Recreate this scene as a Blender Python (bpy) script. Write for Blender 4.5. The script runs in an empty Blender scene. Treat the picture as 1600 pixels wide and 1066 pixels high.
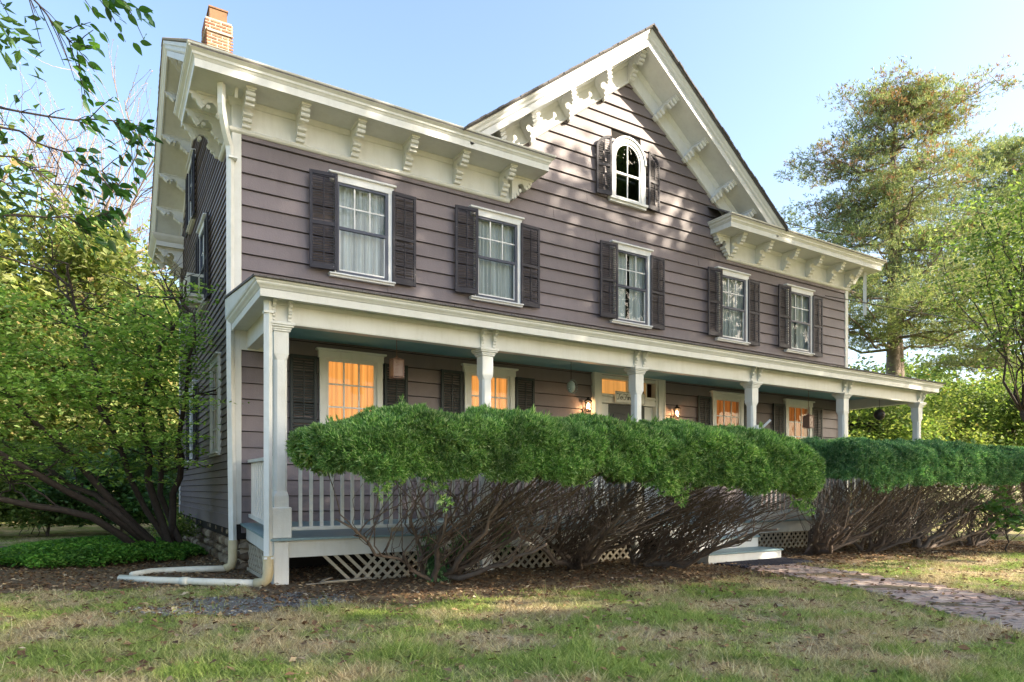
import bpy, math, random
import numpy as np
from mathutils import Vector, Matrix

random.seed(7); rng = np.random.default_rng(7)
R_ = math.radians
scn = bpy.context.scene
COL = scn.collection

# ------------------------------------------------------------------ camera
cam_d = bpy.data.cameras.new('camera'); cam = bpy.data.objects.new('camera', cam_d); COL.objects.link(cam)
cam.location = (0, 0, 1.3)
cam.rotation_euler = (R_(90), 0, -math.atan(638/1046))
cam_d.sensor_width = 36; cam_d.lens = 36*1046/1600
cam_d.shift_y = (764-533)/1600; cam_d.clip_end = 2000; cam_d.clip_start = .05
scn.camera = cam
# ------------------------------------------------------------------ world
SUN_EL, SUN_AZ = 29, 133          # azimuth clockwise from +Y
world = bpy.data.worlds.new('World'); scn.world = world; world.use_nodes = True
wn = world.node_tree; bg = wn.nodes['Background']
sky = wn.nodes.new('ShaderNodeTexSky'); sky.sky_type = 'NISHITA'; sky.sun_disc = False
sky.sun_elevation = R_(SUN_EL); sky.sun_rotation = R_(SUN_AZ)
sky.air_density = 1.0; sky.dust_density = 2.5; sky.ozone_density = 1.0
wn.links.new(sky.outputs[0], bg.inputs[0]); bg.inputs[1].default_value = 0.14
sd = bpy.data.lights.new('sun', 'SUN'); so = bpy.data.objects.new('sun', sd); COL.objects.link(so)
sd.energy = 5.0; sd.angle = R_(.55); sd.color = (1, .86, .68)
sdir = Vector((math.sin(R_(SUN_AZ))*math.cos(R_(SUN_EL)), math.cos(R_(SUN_AZ))*math.cos(R_(SUN_EL)), math.sin(R_(SUN_EL))))
so.rotation_euler = sdir.to_track_quat('Z', 'Y').to_euler(); so.location = (40, -40, 40)
vs = scn.view_settings; vs.view_transform = 'Standard'; vs.look = 'None'; vs.gamma = 1; vs.use_curve_mapping = False
vs.exposure = 1.75

# ------------------------------------------------------------------ materials
def new_mat(name):
    m = bpy.data.materials.new(name); m.use_nodes = True
    nt = m.node_tree; nt.nodes.clear()
    return m, nt, nt.nodes, nt.links
def N(nt, t, **k):
    n = nt.nodes.new(t)
    for a, b in k.items():
        if hasattr(n, a): setattr(n, a, b)
    return n
def coords(nt, scale=(1,1,1)):
    tc = N(nt, 'ShaderNodeNewGeometry'); mp = N(nt, 'ShaderNodeMapping'); mp.inputs['Scale'].default_value = scale
    nt.links.new(tc.outputs['Position'], mp.inputs['Vector']); return mp.outputs[0]
def noise(nt, vec, scale, detail=4, rough=.6):
    n = N(nt, 'ShaderNodeTexNoise'); n.inputs['Scale'].default_value = scale
    n.inputs['Detail'].default_value = detail; n.inputs['Roughness'].default_value = rough
    nt.links.new(vec, n.inputs['Vector']); return n.outputs['Fac']
def ramp(nt, fac, stops):
    r = N(nt, 'ShaderNodeValToRGB'); e = r.color_ramp.elements
    while len(e) < len(stops): e.new(.5)
    for x, (p, c) in zip(e, stops):
        x.position = p; x.color = (*c, 1) if len(c) == 3 else c
    nt.links.new(fac, r.inputs[0]); return r.outputs[0]
def mix(nt, fac, a, b, mode='MIX'):
    m = N(nt, 'ShaderNodeMix'); m.data_type = 'RGBA'; m.blend_type = mode
    for s, v in ((m.inputs[0], fac), (m.inputs[6], a), (m.inputs[7], b)):
        if isinstance(v, (int, float)): s.default_value = v
        elif isinstance(v, tuple): s.default_value = (*v, 1)
        else: nt.links.new(v, s)
    return m.outputs[2]
def bump(nt, h, strength, dist=.02):
    b = N(nt, 'ShaderNodeBump'); b.inputs['Strength'].default_value = strength; b.inputs['Distance'].default_value = dist
    nt.links.new(h, b.inputs['Height']); return b.outputs[0]
def finish(nt, col, rough=.7, nrm=None, spec=.3, metal=0):
    p = N(nt, 'ShaderNodeBsdfPrincipled'); o = N(nt, 'ShaderNodeOutputMaterial')
    if isinstance(col, tuple): p.inputs['Base Color'].default_value = (*col, 1)
    else: nt.links.new(col, p.inputs['Base Color'])
    if isinstance(rough, (int, float)): p.inputs['Roughness'].default_value = rough
    else: nt.links.new(rough, p.inputs['Roughness'])
    p.inputs['Specular IOR Level'].default_value = spec; p.inputs['Metallic'].default_value = metal
    if nrm: nt.links.new(nrm, p.inputs['Normal'])
    nt.links.new(p.outputs[0], o.inputs[0]); return p

def paint(name, c, dirt=None, var=.08, scale=3, rough=.55, bs=.25, stretch=(1,1,1), chips=0, chipc=(.2,.17,.13)):
    m, nt, ns, L = new_mat(name)
    v = coords(nt, stretch)
    oi = N(nt, 'ShaderNodeObjectInfo')
    f = noise(nt, v, scale, 6)
    d = dirt or tuple(x*.62 for x in c)
    col = mix(nt, ramp(nt, f, [(.3,(0,0,0)),(.75,(.45,.45,.45))]), c, d)
    f2 = noise(nt, coords(nt, (1,1,.15)), scale*5, 3)
    col = mix(nt, ramp(nt, f2, [(.5,(0,0,0)),(.8,(.35,.35,.35))]), col, d)
    pr = ramp(nt, oi.outputs['Random'], [(0,(1-var,)*3),(1,(1+var,)*3)])
    col = mix(nt, 1.0, col, pr, 'MULTIPLY')
    if chips:
        f4 = noise(nt, v, 26, 5, .7)
        col = mix(nt, ramp(nt, f4, [(chips,(0,0,0)),(chips+.03,(1,1,1))]), col, chipc)
    f3 = noise(nt, coords(nt, (1,1,1)), 45, 5)
    finish(nt, col, rough, bump(nt, f3, bs, .006)); return m
M = {}
M['siding'] = paint('mauve_brown_paint', (.182,.155,.163), (.108,.092,.097), .12, 1.1, .5, .6, chips=.73, chipc=(.11,.09,.085))
M['white'] = paint('off_white_paint', (.655,.67,.645), (.46,.465,.41), .03, 2.2, .5, .3, chips=.71, chipc=(.36,.34,.28))
M['post'] = paint('white_post_paint', (.69,.705,.68), (.48,.485,.43), .03, 2.5, .5, .5, chips=.71, chipc=(.35,.33,.27))
M['trim'] = paint('bright_white_trim', (.68,.7,.7), (.48,.49,.49), .03, 3, .45, .15)
M['shutter'] = paint('charcoal_shutter_paint', (.02,.02,.03), (.055,.052,.062), .1, 6, .55, .5, chips=.64, chipc=(.2,.18,.18))
M['dark_green'] = paint('dark_green_shutter_paint', (.014,.024,.028), (.03,.04,.045), .1, 6, .5, .3)
M['storm'] = paint('dark_blue_grey_frame', (.045,.055,.085), (.09,.1,.13), .05, 6, .4, .2)
M['teal'] = paint('teal_ceiling_paint', (.2,.4,.44), (.15,.3,.33), .03, 2, .6, .1)
M['deck'] = paint('blue_grey_deck_paint', (.2,.3,.32), (.12,.19,.2), .05, 6, .4, .3, chips=.66, chipc=(.2,.2,.17))
M['lattice'] = paint('weathered_lattice', (.42,.38,.29), (.25,.21,.15), .12, 9, .7, .4)
M['deadwood'] = paint('grey_scrap_wood', (.35,.31,.24), (.2,.17,.12), .12, 9, .8, .4)
M['black'] = paint('shade_black', (.02,.018,.016), None, 0, 3, .9, .1)  # near-black colour standing in for shade in gaps and below the porch
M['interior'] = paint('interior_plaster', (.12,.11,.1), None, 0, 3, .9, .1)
M['pvc'] = paint('white_plastic_pipe', (.72,.7,.6), (.5,.44,.28), .03, 5, .35, .1)
M['metal_down'] = paint('white_metal_downspout', (.7,.72,.7), (.45,.47,.42), .03, 4, .35, .1)
M['pvc_old'] = paint('yellowed_plastic_elbow', (.58,.49,.3), (.38,.3,.15), .03, 7, .45, .2)
M['iron'] = paint('black_iron', (.025,.022,.02), (.05,.04,.03), .05, 8, .4, .2)
M['rust'] = paint('rusty_copper', (.2,.11,.085), (.3,.22,.2), .05, 12, .5, .3)
M['verdigris'] = paint('grey_green_metal', (.25,.32,.3), (.15,.2,.18), .05, 12, .4, .3)
M['ac'] = paint('cream_appliance', (.6,.59,.5), (.4,.4,.33), .02, 4, .4, .1)
M['acgrille'] = paint('dark_grille', (.06,.08,.075), None, .02, 30, .5, .3)
M['tin'] = paint('lead_flashing', (.25,.26,.28), (.14,.14,.16), .02, 8, .4, .3)
M['mortar'] = paint('pale_mortar', (.46,.4,.31), None, 0, 8, .9, .5)
M['mat'] = paint('dark_blue_door_mat', (.02,.022,.035), (.05,.05,.06), .02, 25, .9, .8)
M['rope'] = paint('old_rope', (.4,.22,.18), None, .02, 30, .8, .3)
M['ink'] = paint('black_sign_ink', (.02,.02,.02), None, 0, 30, .5, 0)
M['clay'] = paint('brown_flue', (.22,.12,.06), (.12,.07,.04), .05, 10, .7, .3)

def multi(name, stops, rough=.8, sc=20, bs=.6, dist=.01):
    """colour picked per object, plus mottling"""
    m, nt, ns, L = new_mat(name)
    oi = N(nt, 'ShaderNodeObjectInfo'); c = ramp(nt, oi.outputs['Random'], stops)
    f = noise(nt, coords(nt), sc, 6, .7)
    c = mix(nt, 1.0, c, ramp(nt, f, [(.25,(.55,.55,.55)),(.75,(1.25,1.25,1.25))]), 'MULTIPLY')
    finish(nt, c, rough, bump(nt, f, bs, dist)); return m
M['brick'] = multi('orange_red_brick', [(0,(.24,.1,.06)),(.35,(.3,.15,.085)),(.7,(.34,.2,.12)),(1,(.19,.1,.07))])
M['paver'] = multi('worn_brick_paver', [(0,(.3,.21,.175)),(.4,(.37,.27,.225)),(.7,(.42,.34,.28)),(1,(.27,.215,.19))], sc=14)
M['stone'] = multi('foundation_fieldstone', [(0,(.1,.07,.045)),(.35,(.2,.15,.1)),(.65,(.34,.29,.21)),(1,(.16,.11,.075))], sc=9, bs=1, dist=.03)
M['bark'] = multi('grey_brown_bark', [(0,(.09,.07,.055)),(1,(.13,.105,.08))], sc=18, bs=1, dist=.02)
M['yewbark'] = multi('yew_bark', [(0,(.15,.115,.09)),(1,(.21,.165,.13))], sc=12, bs=.8, dist=.01)
M['darkbark'] = multi('dark_bark', [(0,(.045,.035,.03)),(1,(.065,.052,.042))], sc=18, bs=1)
M['palebark'] = multi('pale_pinkish_bark', [(0,(.27,.2,.16)),(1,(.33,.25,.2))], sc=8, bs=.6)
M['pinebark'] = multi('pine_bark', [(0,(.2,.16,.125)),(1,(.24,.19,.15))], sc=6, bs=1, dist=.05)

def shingle():
    m, nt, ns, L = new_mat('grey_asphalt_shingle')
    b = N(nt, 'ShaderNodeTexBrick'); b.inputs['Scale'].default_value = 6
    b.inputs['Color1'].default_value = (.16,.15,.15,1); b.inputs['Color2'].default_value = (.1,.095,.1,1); b.inputs['Mortar'].default_value = (.03,.03,.03,1)
    L.new(coords(nt, (1,1,1)), b.inputs['Vector'])
    f = noise(nt, coords(nt), 60, 3)
    finish(nt, mix(nt, .4, b.outputs[0], ramp(nt, f, [(.3,(.06,.06,.06)),(.7,(.22,.21,.2))])), .9, bump(nt, f, .5)); return m
M['shingle'] = shingle()
M['oldshingle'] = paint('weathered_wood_shingle', (.3,.25,.17), (.16,.13,.09), .1, 14, .8, .6)

def glass(name, tint=(.93,.97,.97), refl=.16):
    m, nt, ns, L = new_mat(name)
    g = N(nt, 'ShaderNodeBsdfGlossy'); g.inputs['Roughness'].default_value = .015
    f = noise(nt, coords(nt), 1.6, 2)
    L.new(bump(nt, f, .12, .05), g.inputs['Normal'])
    t = N(nt, 'ShaderNodeBsdfTransparent'); t.inputs[0].default_value = (*tint, 1)
    fr = N(nt, 'ShaderNodeFresnel'); fr.inputs[0].default_value = 1.33
    ad = N(nt, 'ShaderNodeMath'); ad.operation = 'ADD'; ad.inputs[1].default_value = refl; L.new(fr.outputs[0], ad.inputs[0])
    s = N(nt, 'ShaderNodeMixShader'); L.new(ad.outputs[0], s.inputs[0]); L.new(t.outputs[0], s.inputs[1]); L.new(g.outputs[0], s.inputs[2])
    o = N(nt, 'ShaderNodeOutputMaterial'); L.new(s.outputs[0], o.inputs[0]); return m
M['glass'] = glass('window_glass', (.86,.94,1.), .01)
M['glass_porch'] = glass('porch_window_glass', (.95,.95,.93), .0)
M['glass_dark'] = glass('attic_glass', (.6,.66,.7), .06)
def curtain(name, c, em=0, emc=(1,.5,.12)):
    m, nt, ns, L = new_mat(name)
    f = noise(nt, coords(nt, (14,14,.3)), 1.0, 3)
    f = ramp(nt, f, [(.3,(0,0,0)),(.7,(1,1,1))])
    col = mix(nt, f, tuple(x*.45 for x in c), c)  # vertical noise stripes paint fold shading into the cloth colour
    p = finish(nt, col, .9)
    if em:
        e = mix(nt, f, tuple(x*.35 for x in emc), emc)  # same painted fold shading, repeated in the glow
        L.new(e, p.inputs['Emission Color']); p.inputs['Emission Strength'].default_value = em
    return m
M['sheer'] = curtain('white_sheer_curtain', (.75,.74,.68))
M['amber'] = curtain('lamp_lit_amber_curtain', (.6,.33,.12), .33, (1,.42,.10))
M['amber_dim'] = curtain('dim_lamp_lit_room', (.3,.14,.06), .10, (1,.32,.06))
def emit(name, c, s):
    m, nt, ns, L = new_mat(name)
    e = N(nt, 'ShaderNodeEmission'); e.inputs[0].default_value = (*c, 1); e.inputs[1].default_value = s
    o = N(nt, 'ShaderNodeOutputMaterial'); L.new(e.outputs[0], o.inputs[0]); return m
M['bulb'] = emit('glowing_bulb', (1,.62,.3), 14)
M['lampglass'] = glass('lantern_glass', (1,.95,.88), .08)

def leafmat(name, stops, trans=.35, nsc=.8, dark=.55, rough=.6, spec=.25):
    """per-leaf colour and patchy variation between light and dark growth"""
    m, nt, ns, L = new_mat(name)
    g = N(nt, 'ShaderNodeNewGeometry')
    c = ramp(nt, g.outputs['Random Per Island'], stops)
    f = noise(nt, coords(nt), nsc, 3)
    c = mix(nt, 1.0, c, ramp(nt, f, [(.3,(dark,dark,dark*1.05)),(.7,(1.2,1.2,1.1))]), 'MULTIPLY')
    p = N(nt, 'ShaderNodeBsdfPrincipled'); L.new(c, p.inputs['Base Color']); p.inputs['Roughness'].default_value = rough
    p.inputs['Specular IOR Level'].default_value = spec
    t = N(nt, 'ShaderNodeBsdfTranslucent'); c2 = mix(nt, 1.0, c, (1.15,1.15,.7), 'MULTIPLY'); L.new(c2, t.inputs[0])
    s = N(nt, 'ShaderNodeMixShader'); s.inputs[0].default_value = trans
    L.new(p.outputs[0], s.inputs[1]); L.new(t.outputs[0], s.inputs[2])
    o = N(nt, 'ShaderNodeOutputMaterial'); L.new(s.outputs[0], o.inputs[0]); return m
M['yew'] = leafmat('yew_needles', [(0,(.05,.14,.04)),(.4,(.145,.31,.075)),(.75,(.31,.52,.14)),(1,(.56,.67,.34))], .3, 2.2, .55)
M['yew_blue'] = leafmat('blue_green_yew_needles', [(0,(.045,.14,.06)),(.45,(.12,.29,.115)),(.8,(.24,.45,.17)),(1,(.48,.62,.38))], .25, 2.2, .55)
M['jmaple'] = leafmat('bright_green_small_leaves', [(0,(.13,.26,.05)),(.5,(.28,.48,.1)),(.93,(.45,.62,.18)),(1,(.5,.42,.2))], .5, 1.3, .5)
M['yellowgreen'] = leafmat('yellow_green_leaves', [(0,(.15,.2,.06)),(.5,(.27,.33,.11)),(.9,(.43,.46,.2)),(1,(.42,.3,.14))], .5, .35, .5)
M['midgreen'] = leafmat('mid_green_leaves', [(0,(.07,.14,.04)),(.5,(.16,.27,.08)),(1,(.29,.4,.14))], .45, .5, .5)
M['brightgreen'] = leafmat('vivid_green_leaves', [(0,(.09,.16,.04)),(.5,(.2,.3,.075)),(1,(.38,.44,.16))], .55, .5, .5)  # brighter green than the mid green leaves
M['darkleaf'] = leafmat('deep_green_glossy_leaves', [(0,(.04,.1,.03)),(.6,(.09,.2,.05)),(1,(.18,.32,.09))], .3, .7, .6, .35, .5)
M['pachy'] = leafmat('ground_cover_leaves', [(0,(.04,.14,.025)),(.6,(.12,.32,.04)),(1,(.25,.47,.09))], .3, 1.5, .55)
M['shadeleaf'] = leafmat('shade_tree_leaves', [(0,(.04,.09,.015)),(.6,(.09,.16,.03)),(1,(.2,.24,.05))], .3, .4, .6)
M['pine'] = leafmat('pine_needles', [(0,(.13,.19,.09)),(.45,(.25,.33,.15)),(.85,(.42,.47,.22)),(1,(.44,.38,.2))], .3, .3, .65)
M['pinebrown'] = leafmat('rusty_pine_tips', [(0,(.27,.14,.07)),(1,(.42,.27,.14))], .3, .5, .6)
M['pinkbud'] = leafmat('pinkish_twig_seeds', [(0,(.3,.19,.17)),(1,(.42,.28,.25))], .2, .5, .8)
M['litter'] = leafmat('fallen_dry_leaves', [(0,(.08,.045,.025)),(.4,(.16,.09,.05)),(.75,(.27,.17,.09)),(.95,(.4,.3,.18)),(1,(.55,.48,.36))], .1, 2, .7, .9)
M['chips'] = leafmat('grey_gravel_chips', [(0,(.15,.15,.15)),(.6,(.26,.27,.28)),(1,(.42,.43,.43))], .0, 2, .7, .9)

def grassmat():
    m, nt, ns, L = new_mat('lawn_grass_blades')
    g = N(nt, 'ShaderNodeNewGeometry')
    green = ramp(nt, g.outputs['Random Per Island'], [(0,(.15,.23,.045)),(.5,(.27,.37,.08)),(1,(.44,.5,.16))])
    straw = ramp(nt, g.outputs['Random Per Island'], [(0,(.3,.23,.11)),(.5,(.52,.42,.23)),(1,(.74,.64,.4))])
    f = noise(nt, coords(nt, (1,1,0)), 1.1, 4, .65)
    c = mix(nt, ramp(nt, f, [(.42,(0,0,0)),(.56,(1,1,1))]), straw, green)
    p = N(nt, 'ShaderNodeBsdfPrincipled'); L.new(c, p.inputs['Base Color']); p.inputs['Roughness'].default_value = .7; p.inputs['Specular IOR Level'].default_value = .15
    t = N(nt, 'ShaderNodeBsdfTranslucent'); L.new(c, t.inputs[0])
    s = N(nt, 'ShaderNodeMixShader'); s.inputs[0].default_value = .3
    L.new(p.outputs[0], s.inputs[1]); L.new(t.outputs[0], s.inputs[2])
    o = N(nt, 'ShaderNodeOutputMaterial'); L.new(s.outputs[0], o.inputs[0]); return m
M['grass'] = grassmat()
def lawnmat():
    m, nt, ns, L = new_mat('patchy_lawn_ground')
    v = coords(nt, (1,1,0))
    f = noise(nt, v, 1.1, 4, .65)
    f2 = noise(nt, v, 34, 6, .75)
    green = ramp(nt, f2, [(.3,(.12,.14,.05)),(.55,(.24,.28,.09)),(.75,(.4,.4,.18))])
    f3 = noise(nt, v, 5, 5, .7)
    straw = ramp(nt, f2, [(.3,(.17,.125,.075)),(.5,(.4,.325,.21)),(.72,(.62,.54,.38))])
    c = mix(nt, ramp(nt, f, [(.42,(0,0,0)),(.56,(1,1,1))]), straw, green)
    c = mix(nt, 1.0, c, ramp(nt, f3, [(.35,(.55,.5,.45)),(.6,(1.1,1.1,1.05))]), 'MULTIPLY')
    finish(nt, c, .95, bump(nt, f2, .8, .03), .1); return m
M['lawn'] = lawnmat()
def soilmat(name, a, b, c3, sc=22):
    m, nt, ns, L = new_mat(name)
    f = noise(nt, coords(nt, (1,1,0)), sc, 7, .75)
    finish(nt, ramp(nt, f, [(.3,a),(.52,b),(.75,c3)]), .95, bump(nt, f, 1, .03), .1); return m
M['soil'] = soilmat('leaf_litter_soil', (.065,.05,.033), (.19,.145,.095), (.36,.29,.2))
M['gravel'] = soilmat('blue_grey_gravel', (.13,.13,.125), (.22,.225,.22), (.36,.37,.36), 60)

# ------------------------------------------------------------------ object helpers
WL = {}          # world location of an (unrotated) object
def tag(o, label=None, cat=None, group=None, kind=None):
    if label: o['label'] = label
    if cat: o['category'] = cat
    if group: o['group'] = group
    if kind: o['kind'] = kind
    return o
def empty(name, loc=(0,0,0)):
    o = bpy.data.objects.new(name, None); COL.objects.link(o); o.location = loc; WL[o.name] = Vector(loc); o.empty_display_size = .2
    return o
def link(name, me, parent=None, loc=(0,0,0), rot=None, scale=None, local=False):
    """loc is a world place (parents are never rotated) unless local=True"""
    o = bpy.data.objects.new(name, me); COL.objects.link(o)
    loc = Vector(loc)
    if parent is not None:
        o.parent = parent
        if local: WL[o.name] = WL[parent.name] + loc; o.location = loc
        else: WL[o.name] = loc; o.location = loc - WL[parent.name]
    else:
        o.location = loc; WL[o.name] = loc
    if rot is not None: o.rotation_euler = rot
    if scale is not None: o.scale = scale
    return o
class MB:
    def __init__(s): s.v = []; s.f = []; s.n = 0
    def add(s, verts, faces):
        verts = np.asarray(verts, dtype=np.float64).reshape(-1, 3)
        s.v.append(verts)
        if isinstance(faces, np.ndarray): s.f.append(faces + s.n)
        else:
            by = {}
            for f in faces: by.setdefault(len(f), []).append(f)
            for k in by: s.f.append(np.array(by[k], dtype=np.int64) + s.n)
        s.n += len(verts); return s
    def box(s, x0, x1, y0, y1, z0, z1):
        v = [(x0,y0,z0),(x1,y0,z0),(x1,y1,z0),(x0,y1,z0),(x0,y0,z1),(x1,y0,z1),(x1,y1,z1),(x0,y1,z1)]
        return s.add(v, [(0,3,2,1),(4,5,6,7),(0,1,5,4),(1,2,6,5),(2,3,7,6),(3,0,4,7)])
    def bevbox(s, x0, x1, y0, y1, z0, z1, b=.006):
        """box whose vertical and horizontal front edges are chamfered"""
        cx, cy, cz = (x0+x1)/2, (y0+y1)/2, (z0+z1)/2; hx, hy, hz = (x1-x0)/2, (y1-y0)/2, (z1-z0)/2
        ring = [(-hx+b,-hy),(hx-b,-hy),(hx,-hy+b),(hx,hy-b),(hx-b,hy),(-hx+b,hy),(-hx,hy-b),(-hx,-hy+b)]
        v = []
        for z, k in ((-hz, b), (-hz+b, 0), (hz-b, 0), (hz, b)):
            for (x, y) in ring: v.append((cx+x-math.copysign(min(k,abs(x)),x), cy+y-math.copysign(min(k,abs(y)),y), cz+z))
        f = [tuple(range(7,-1,-1)), tuple(range(24,32))]
        for r in range(3):
            for i in range(8): j = (i+1) % 8; f.append((r*8+i, r*8+j, r*8+8+j, r*8+8+i))
        return s.add(v, f)
    def prism(s, poly, axis, a, b):
        """poly of 2D points extruded along axis (0 x: pts are y,z; 1 y: x,z; 2 z: x,y)"""
        n = len(poly); v = []
        for t in (a, b):
            for p in poly: q = list(p); q.insert(axis, t); v.append(q)
        f = [tuple(range(n))[::-1], tuple(range(n, 2*n))] + [(i, (i+1) % n, n+(i+1) % n, n+i) for i in range(n)]
        return s.add(v, f)
    def sweep(s, path, nrm, prof):
        nrm = Vector(nrm); P = [Vector(p) for p in path]; k = len(prof); v = []
        T = [(P[i+1]-P[i]).normalized() for i in range(len(P)-1)]
        S = [nrm.cross(t) for t in T]
        for i, p in enumerate(P):
            if i == 0: o = S[0]
            elif i == len(P)-1: o = S[-1]
            else: o = (S[i-1]+S[i])/(1+S[i-1].dot(S[i]))
            for a, b in prof: v.append(tuple(p + o*a + nrm*b))
        f = []
        for i in range(len(P)-1):
            for j in range(k): f.append((i*k+j, i*k+(j+1) % k, (i+1)*k+(j+1) % k, (i+1)*k+j))
        f.append(tuple(range(k))); f.append(tuple(range((len(P)-1)*k, len(P)*k))[::-1])
        return s.add(v, f)
    def tube(s, pts, rad, n=6, cap=True):
        P = np.asarray(pts, float); m = len(P)
        if isinstance(rad, (int, float)): rad = [rad]*m
        T = np.gradient(P, axis=0); T /= (np.linalg.norm(T, axis=1, keepdims=True)+1e-9)
        ref = np.array([0,0,1.]) if abs(T[0][2]) < .9 else np.array([1.,0,0])
        A = np.cross(T, ref); A /= (np.linalg.norm(A, axis=1, keepdims=True)+1e-9); B = np.cross(T, A)
        th = np.arange(n)*2*math.pi/n
        r = np.asarray(rad)[:, None, None]
        v = P[:, None, :] + r*(np.cos(th)[None, :, None]*A[:, None, :] + np.sin(th)[None, :, None]*B[:, None, :])
        i = np.arange(m-1)[:, None]*n; j = np.arange(n)[None, :]; j2 = (j+1) % n
        F = np.stack([i+j, i+j2, i+n+j2, i+n+j], -1).reshape(-1, 4)
        b = s.n; s.v.append(v.reshape(-1, 3)); s.f.append(F+b); s.n += m*n
        if cap: s.f.append(np.array([range(b+n-1, b-1, -1)])); s.f.append(np.array([range(b+(m-1)*n, b+m*n)]))
        return s
    def lathe(s, prof, c=(0,0,0), n=16):
        v = []; k = len(prof)
        for r, z in prof:
            for i in range(n): t = 2*math.pi*i/n; v.append((c[0]+r*math.cos(t), c[1]+r*math.sin(t), c[2]+z))
        f = [(a*n+i, a*n+(i+1) % n, (a+1)*n+(i+1) % n, (a+1)*n+i) for a in range(k-1) for i in range(n)]
        return s.add(v, f)
    def mesh(s, name, m, smooth=False):
        me = bpy.data.meshes.new(name)
        V = np.concatenate(s.v) if s.v else np.zeros((0,3))
        me.vertices.add(len(V)); me.vertices.foreach_set('co', V.astype(np.float32).ravel())
        lt = np.concatenate([np.full(len(f), f.shape[1], dtype=np.int32) for f in s.f]); li = np.concatenate([f.ravel() for f in s.f]).astype(np.int32)
        me.loops.add(len(li)); me.loops.foreach_set('vertex_index', li)
        me.polygons.add(len(lt)); st = np.zeros(len(lt), dtype=np.int32); st[1:] = np.cumsum(lt)[:-1]
        me.polygons.foreach_set('loop_start', st); me.polygons.foreach_set('loop_total', lt)
        me.polygons.foreach_set('use_smooth', np.full(len(lt), bool(smooth)))
        me.update(calc_edges=True); me.validate()
        if m is not None: me.materials.append(M[m] if isinstance(m, str) else m)
        return me
    def build(s, name, m, parent=None, smooth=False, kind=None, recalc=True):
        me = s.mesh(name, m, smooth)
        o = link(name, me, parent)
        if kind: o['kind'] = kind
        return o

def leafquads(C, size, asp=.5, flat=0., up=None, jit=.35, bend=.0):
    """one diamond leaf (two triangles) for each centre"""
    n = len(C); d = rng.normal(size=(n,3)); 
    if up is not None: d = d*(1-flat) 
    nrm = rng.normal(size=(n,3)); nrm[:,2] = np.abs(nrm[:,2])+flat*3; nrm /= np.linalg.norm(nrm,axis=1,keepdims=True)
    t = rng.normal(size=(n,3)); t -= (t*nrm).sum(1,keepdims=True)*nrm; t /= np.linalg.norm(t,axis=1,keepdims=True)
    b = np.cross(nrm, t); L = (size*(1+jit*rng.uniform(-1,1,size=n)))[:,None]
    v = np.stack([C-t*L*.5, C+b*L*asp*.5+nrm*L*.08, C+t*L*.5-nrm*L*bend, C-b*L*asp*.5+nrm*L*.08], 1).reshape(-1,3)
    f = (np.arange(n)[:,None]*4+np.arange(4)[None,:])
    return v, f
def blades(C, D, L, W, spread, nb):
    """nb thin pointed blades fanning from each centre C about direction D"""
    n = len(C); C = np.repeat(C, nb, 0); D = np.repeat(D, nb, 0) + rng.normal(size=(n*nb,3))*spread
    D /= np.linalg.norm(D,axis=1,keepdims=True)
    s = np.cross(D, rng.normal(size=D.shape)); s /= np.linalg.norm(s,axis=1,keepdims=True)
    l = (L*rng.uniform(.6,1.3,len(C)))[:,None]; w = W*rng.uniform(.7,1.2,len(C))[:,None]
    v = np.stack([C, C+D*l*.55+s*w*.5, C+D*l, C+D*l*.55-s*w*.5], 1).reshape(-1,3)
    return v, (np.arange(len(C))[:,None]*4+np.arange(4)[None,:])

# ------------------------------------------------------------------ ground
gx = np.concatenate([np.linspace(-150,-10,12), np.linspace(-9,22,120), np.linspace(24,250,16)])
gy = np.concatenate([np.linspace(-80,-4,10), np.linspace(-3,24,105), np.linspace(26,300,16)])
def gz(x, y):
    return 0.012*np.sin(x*2.1+1)*np.cos(y*1.7)+.01*np.sin(x*5.3+y*3.1) + np.clip((y-30)*.012, 0, 2.2)
def sheet(name, fn, m, res=.12, dz=.004, kind='structure', bounds=(0,1,0,1)):
    """ground patch following the lawn, outline given by fn(x,y)>0"""
    x0,x1,y0,y1 = bounds; X = np.arange(x0,x1+res,res); Y = np.arange(y0,y1+res,res)
    XX,YY = np.meshgrid(X,Y,indexing='ij'); Z = gzs(XX,YY)+dz
    ok = fn(XX,YY) > 0; n = len(Y); F = []
    for i in range(len(X)-1):
        for j in range(n-1):
            if ok[i,j] and ok[i+1,j] and ok[i+1,j+1] and ok[i,j+1]: F.append((i*n+j,(i+1)*n+j,(i+1)*n+j+1,i*n+j+1))
    mb = MB(); mb.add(np.stack([XX,YY,Z],-1).reshape(-1,3), np.array(F)); o = mb.build(name, m, smooth=True); o['kind'] = kind; return o
XX,YY = np.meshgrid(gx,gy,indexing='ij'); ZZ = gz(XX,YY)
def gzs(x, y):     # height of the faceted lawn sheet (bilinear), so that patches sit on it
    i = np.clip(np.searchsorted(gx, x)-1, 0, len(gx)-2); j = np.clip(np.searchsorted(gy, y)-1, 0, len(gy)-2)
    a = (x-gx[i])/(gx[i+1]-gx[i]); b = (y-gy[j])/(gy[j+1]-gy[j])
    return ZZ[i,j]*(1-a)*(1-b)+ZZ[i+1,j]*a*(1-b)+ZZ[i,j+1]*(1-a)*b+ZZ[i+1,j+1]*a*b
nn = len(gy); ii,jj = np.meshgrid(np.arange(len(gx)-1),np.arange(nn-1),indexing='ij')
F = np.stack([ii*nn+jj,(ii+1)*nn+jj,(ii+1)*nn+jj+1,ii*nn+jj+1],-1).reshape(-1,4)
g = MB(); g.add(np.stack([XX,YY,ZZ],-1).reshape(-1,3), F); tag(g.build('lawn', 'lawn', smooth=True), kind='structure')

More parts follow.
